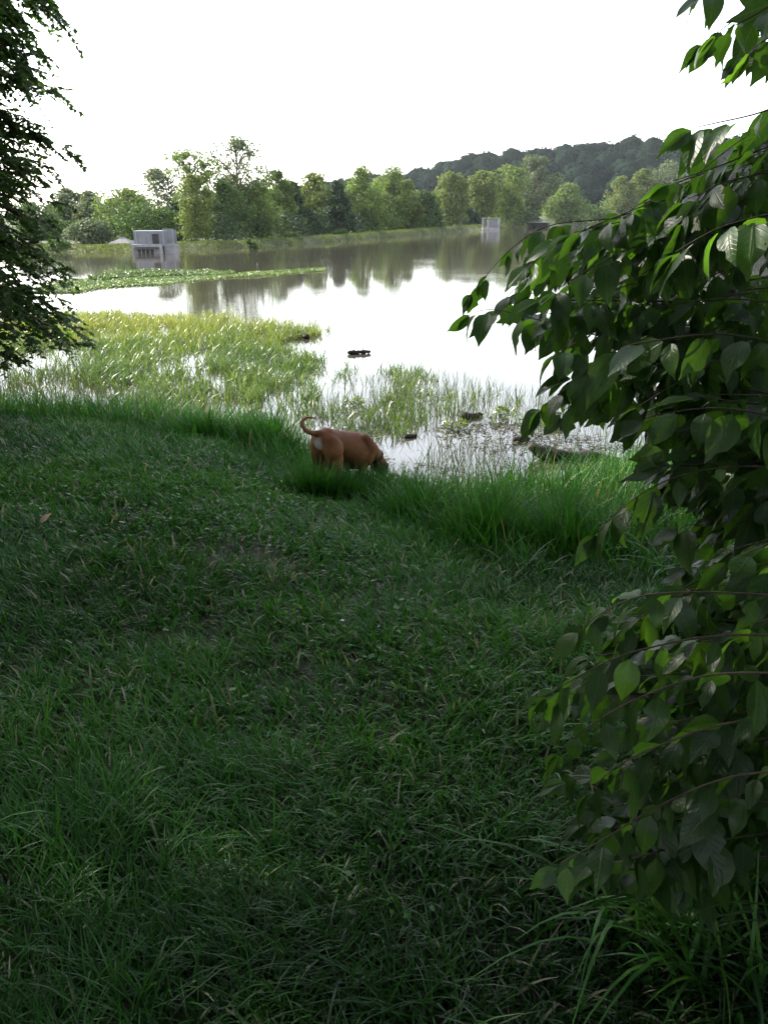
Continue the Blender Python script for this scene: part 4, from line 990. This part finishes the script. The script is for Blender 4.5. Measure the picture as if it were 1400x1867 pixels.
# ------------------------------------------------------------------ structures on the far shore
def box_house():
    y = 66.0; k = lambda px, py: at_y(px, py, y)
    x0, x1, x2 = k(245, 440)[0], k(300, 440)[0], k(318, 440)[0]
    zt = k(270, 422)[2]; zb = k(270, 445)[2]
    cx = (x0 + x2) / 2; root = empty('sluice_house', (cx, y, -.3)); tag(root, 'small grey box shaped sluice house on a concrete platform in the water', 'building')
    def L(x, yy, z): return (x - cx, yy, z + .3)
    dep = 1.9; w1 = x1 - x0; h = zt - zb
    for q in range(7):
        MB().box(L(x0 + w1 * (q + .5) / 7, 0, (zt + zb) / 2), (w1 / 7 - .012, .05, h)).build('panel', M['sheet'], root)
    for (xx, nm) in ((x0 + .02, 'side_wall'), (x1 - .02, 'side_wall')):
        MB().box(L(xx, dep / 2 + .03, (zt + zb) / 2), (.05, dep, h - .01)).build(nm, M['sheet'], root)
    MB().box(L((x0 + x1) / 2, dep, (zt + zb) / 2), (w1, .05, h - .005)).build('back_wall', M['sheet'], root)
    MB().box(L((x0 + x1) / 2, dep / 2, zt + .03), (w1 + .05, dep + .05, .05)).build('roof', M['rim'], root)
    MB().box(L((x0 + x1) / 2 - .03, -.05, zb - .10), (w1 + .02, dep * 1.0, .2)).build('platform', M['concrete'], root)
    MB().box(L(x1 - .06, -1.0, (zb - .13) / 2 - .2), (.16, .16, zb - .13 + .4)).build('pier', M['concrete_pale'], root)
    MB().box(L(x0 + .1, -.9, (zb - .13) / 2 - .2), (.14, .14, zb - .13 + .4)).build('pier', M['concrete'], root)
    MB().box(L((x0 + x1) / 2, .25, (zb - .24) / 2 - .2), (w1 * .97, 1.5, zb - .24 + .39)).build('foundation', M['concrete'], root)
    MB().box(L(x0 + w1 * .42, -.52, .14), (w1 * .5, .06, .3)).build('culvert_shade', M['dark'], root)  # dark panel standing in for the shade inside the opening
    for q in range(3): MB().box(L(x0 + w1 * (.28 + .14 * q), -.57, .14), (.05, .04, .3)).build('grate_bar', M['rim'], root)
    MB().box(L(x0 + w1 * .72, -.04, (zt + zb) / 2 - .08), (.5, .035, h * .78)).build('door', M['dark'], root)
    MB().tube([L(x0 + .2, -.06, zt), L(x0 + .2, -.07, zb - .1), L(x0 + .2, -1.1, zb - .16), L(x0 + .2, -1.12, -.3)], [.05] * 4, 7).build('pipe', M['rim'], root)
    # fenced landing at the right with mesh panel
    w2 = x2 - x1; zt2 = k(310, 418)[2]
    MB().box(L((x1 + x2) / 2 + .06, .3, zb - .10), (w2 + .1, 1.5, .12)).build('landing', M['concrete'], root)
    MB().box(L((x1 + x2) / 2 + .06, .3, (zb - .16) / 2 - .2), (w2 * .96, 1.4, zb - .16 + .4)).build('foundation', M['concrete'], root)
    for xx in (x1 + .05, x2 + .02):
        MB().box(L(xx, -.35, (zt2 + zb) / 2), (.06, .06, zt2 - zb)).build('post', M['rim'], root)
    MB().box(L((x1 + x2) / 2 + .03, -.35, zt2 + .02), (w2 + .03, .05, .05)).build('rail', M['rim'], root)
    for q in range(8):
        MB().box(L(x1 + .05 + (w2 - .03) * (q + .5) / 8, -.36, (zt2 + zb) / 2 - .02), (.055, .02, zt2 - zb - .06)).build('bar', M['sheet'], root)
    MB().box(L(x1 + w2 * .55, -.20, zb + .45), (.32, .08, .4)).build('sluice_gear', M['rim'], root)
    MB().box(L(x1 + w2 * .5, .9, (zt2 + zb) / 2), (w2, .05, zt2 - zb - .1)).build('back_panel', M['sheet'], root)
box_house()
def hut():
    y = 74.5; k = lambda px, py: at_y(px, py, y)
    x0, x1 = k(188, 448)[0], k(245, 448)[0]; ze = k(215, 449)[2]; zr = k(215, 434)[2]; cx = (x0 + x1) / 2; gz = float(ground_z(cx, y + 1))
    root = empty('hut', (cx, y, gz)); tag(root, 'low hut with pale grey ridged roof showing above the far dike', 'building')
    hw = (x1 - x0) / 2; dp = 1.5
    MB().box((0, dp, (ze - gz) / 2), (hw * 1.8, dp * 1.8, ze - gz)).build('wall', M['concrete'], root)
    V = [(-hw, 0, ze - gz), (hw, 0, ze - gz), (hw, 2 * dp, ze - gz), (-hw, 2 * dp, ze - gz), (-hw * .12, dp, zr - gz), (hw * .12, dp, zr - gz)]
    V += [(a, b, c - .06) for a, b, c in V[:4]]
    mesh_py('roof', V, [(0, 1, 5, 4), (1, 2, 5), (2, 3, 4, 5), (3, 0, 4), (0, 6, 7, 1), (1, 7, 8, 2), (2, 8, 9, 3), (3, 9, 6, 0), (9, 8, 7, 6)], M['roof'], root)
    MB().box((-hw * .02, dp, zr - gz + .015), (hw * .4, .12, .05)).build('ridge_cap', M['rim'], root)
hut()
def cage():
    y = 172.0; k = lambda px, py: at_y(px, py, y); x0, x1 = k(879, 410)[0], k(910, 410)[0]; cx = (x0 + x1) / 2; w = x1 - x0; zt = k(890, 398)[2]
    root = empty('water_cage', (cx, y, 0)); tag(root, 'small pale caged platform standing in the lake below the leaning tree', 'platform')
    MB().box((0, 0, .18), (w, 2.4, .5)).build('platform', M['concrete_pale'], root)
    for sx in (-1, 1):
        for sy in (-1, 1): MB().box((sx * (w / 2 - .08), sy * 1.05, (zt + .43) / 2), (.12, .12, zt - .43)).build('post', M['rim'], root)
    for sy in (-1, 1): MB().box((0, sy * 1.05, zt + .05), (w, .1, .1)).build('rail', M['rim'], root)
    for q in range(12): MB().box((-w / 2 + .2 + (w - .4) * q / 11, -1.05, (zt + .43) / 2), (.07, .05, zt - .45)).build('bar', M['sheet'], root)
    MB().box((w * .1, .3, .43 + (zt - .45) * .42), (w * .55, .9, (zt - .45) * .8)).build('housing', M['sheet'], root)
cage()
def jetty():
    y = 214.0; k = lambda px, py: at_y(px, py, y); x0, x1 = k(962, 405)[0], k(1002, 405)[0]; cx = (x0 + x1) / 2; w = x1 - x0
    root = empty('jetty', (cx, y, 0)); tag(root, 'dark timber footbridge at the water before the meadow gap', 'bridge')
    for q in range(6): MB().box((0, -1 + .4 * q, 1.15), (w, .36, .16)).build('plank', M['concrete'], root)
    for q in range(4): MB().box((-w / 2 + .3 + (w - .6) * q / 3, -.9, .3), (.22, .22, 1.52)).build('post', M['dark'], root)
    MB().box((0, .9, .45), (w * .92, .2, 1.2)).build('abutment', M['dark'], root)
    MB().box((0, -1.0, 1.75), (w, .07, .08)).build('rail', M['dark'], root)
    for q in range(5): MB().box((-w / 2 + .05 + (w - .1) * q / 4, -1.0, 1.48), (.08, .08, .5)).build('baluster', M['dark'], root)
jetty()
for i, (px, py, r, lab) in enumerate(((783, 417, .55, 'pale boulder at the water line, the larger of two on the far dike'), (800, 418, .38, 'pale boulder at the water line, the smaller of two on the far dike'))):
    p = on_z(px, py, .05); bm = bmesh.new(); bmesh.ops.create_icosphere(bm, subdivisions=2, radius=1)
    for v in bm.verts:
        q = 1 + .4 * mnoise.noise(v.co * 1.7 + Vector((i * 7, 0, 0))); v.co = Vector((v.co.x * r * q * 1.3, v.co.y * r * q, v.co.z * r * .75 * q))
    me = bpy.data.meshes.new('boulder'); bm.to_mesh(me); bm.free(); me.materials.append(M['stone']); o = bpy.data.objects.new('boulder', me); COL.objects.link(o); o.location = (p[0], p[1] + .6, .15); tag(o, lab, 'boulder', 'boulders on the far dike')

# ------------------------------------------------------------------ haze
HAZE = 0.00009
if HAZE:
    m = bpy.data.materials.new('haze_air'); m.use_nodes = True; n = m.node_tree; n.nodes.clear(); out = n.nodes.new('ShaderNodeOutputMaterial')
    pv = n.nodes.new('ShaderNodeVolumePrincipled'); pv.inputs['Color'].default_value = (.86, .91, 1, 1); pv.inputs['Density'].default_value = HAZE; pv.inputs['Anisotropy'].default_value = .3
    n.links.new(pv.outputs[0], out.inputs['Volume'])
    b = MB().box((0, 0, 0), (2, 2, 2)); o = b.build('haze', m); o.location = (0, 1180, 32); o.scale = (1650, 1340, 34.5); tag(o, 'thin pale haze over the lake', 'haze', kind='stuff')
print('LEAVES', nleft, nshrub, 'TRIS', sum(sum(len(p.vertices) - 2 for p in o.data.polygons) if len(o.data.polygons) < 2000 else 2 * len(o.data.polygons) for o in bpy.data.objects if o.type == 'MESH'))
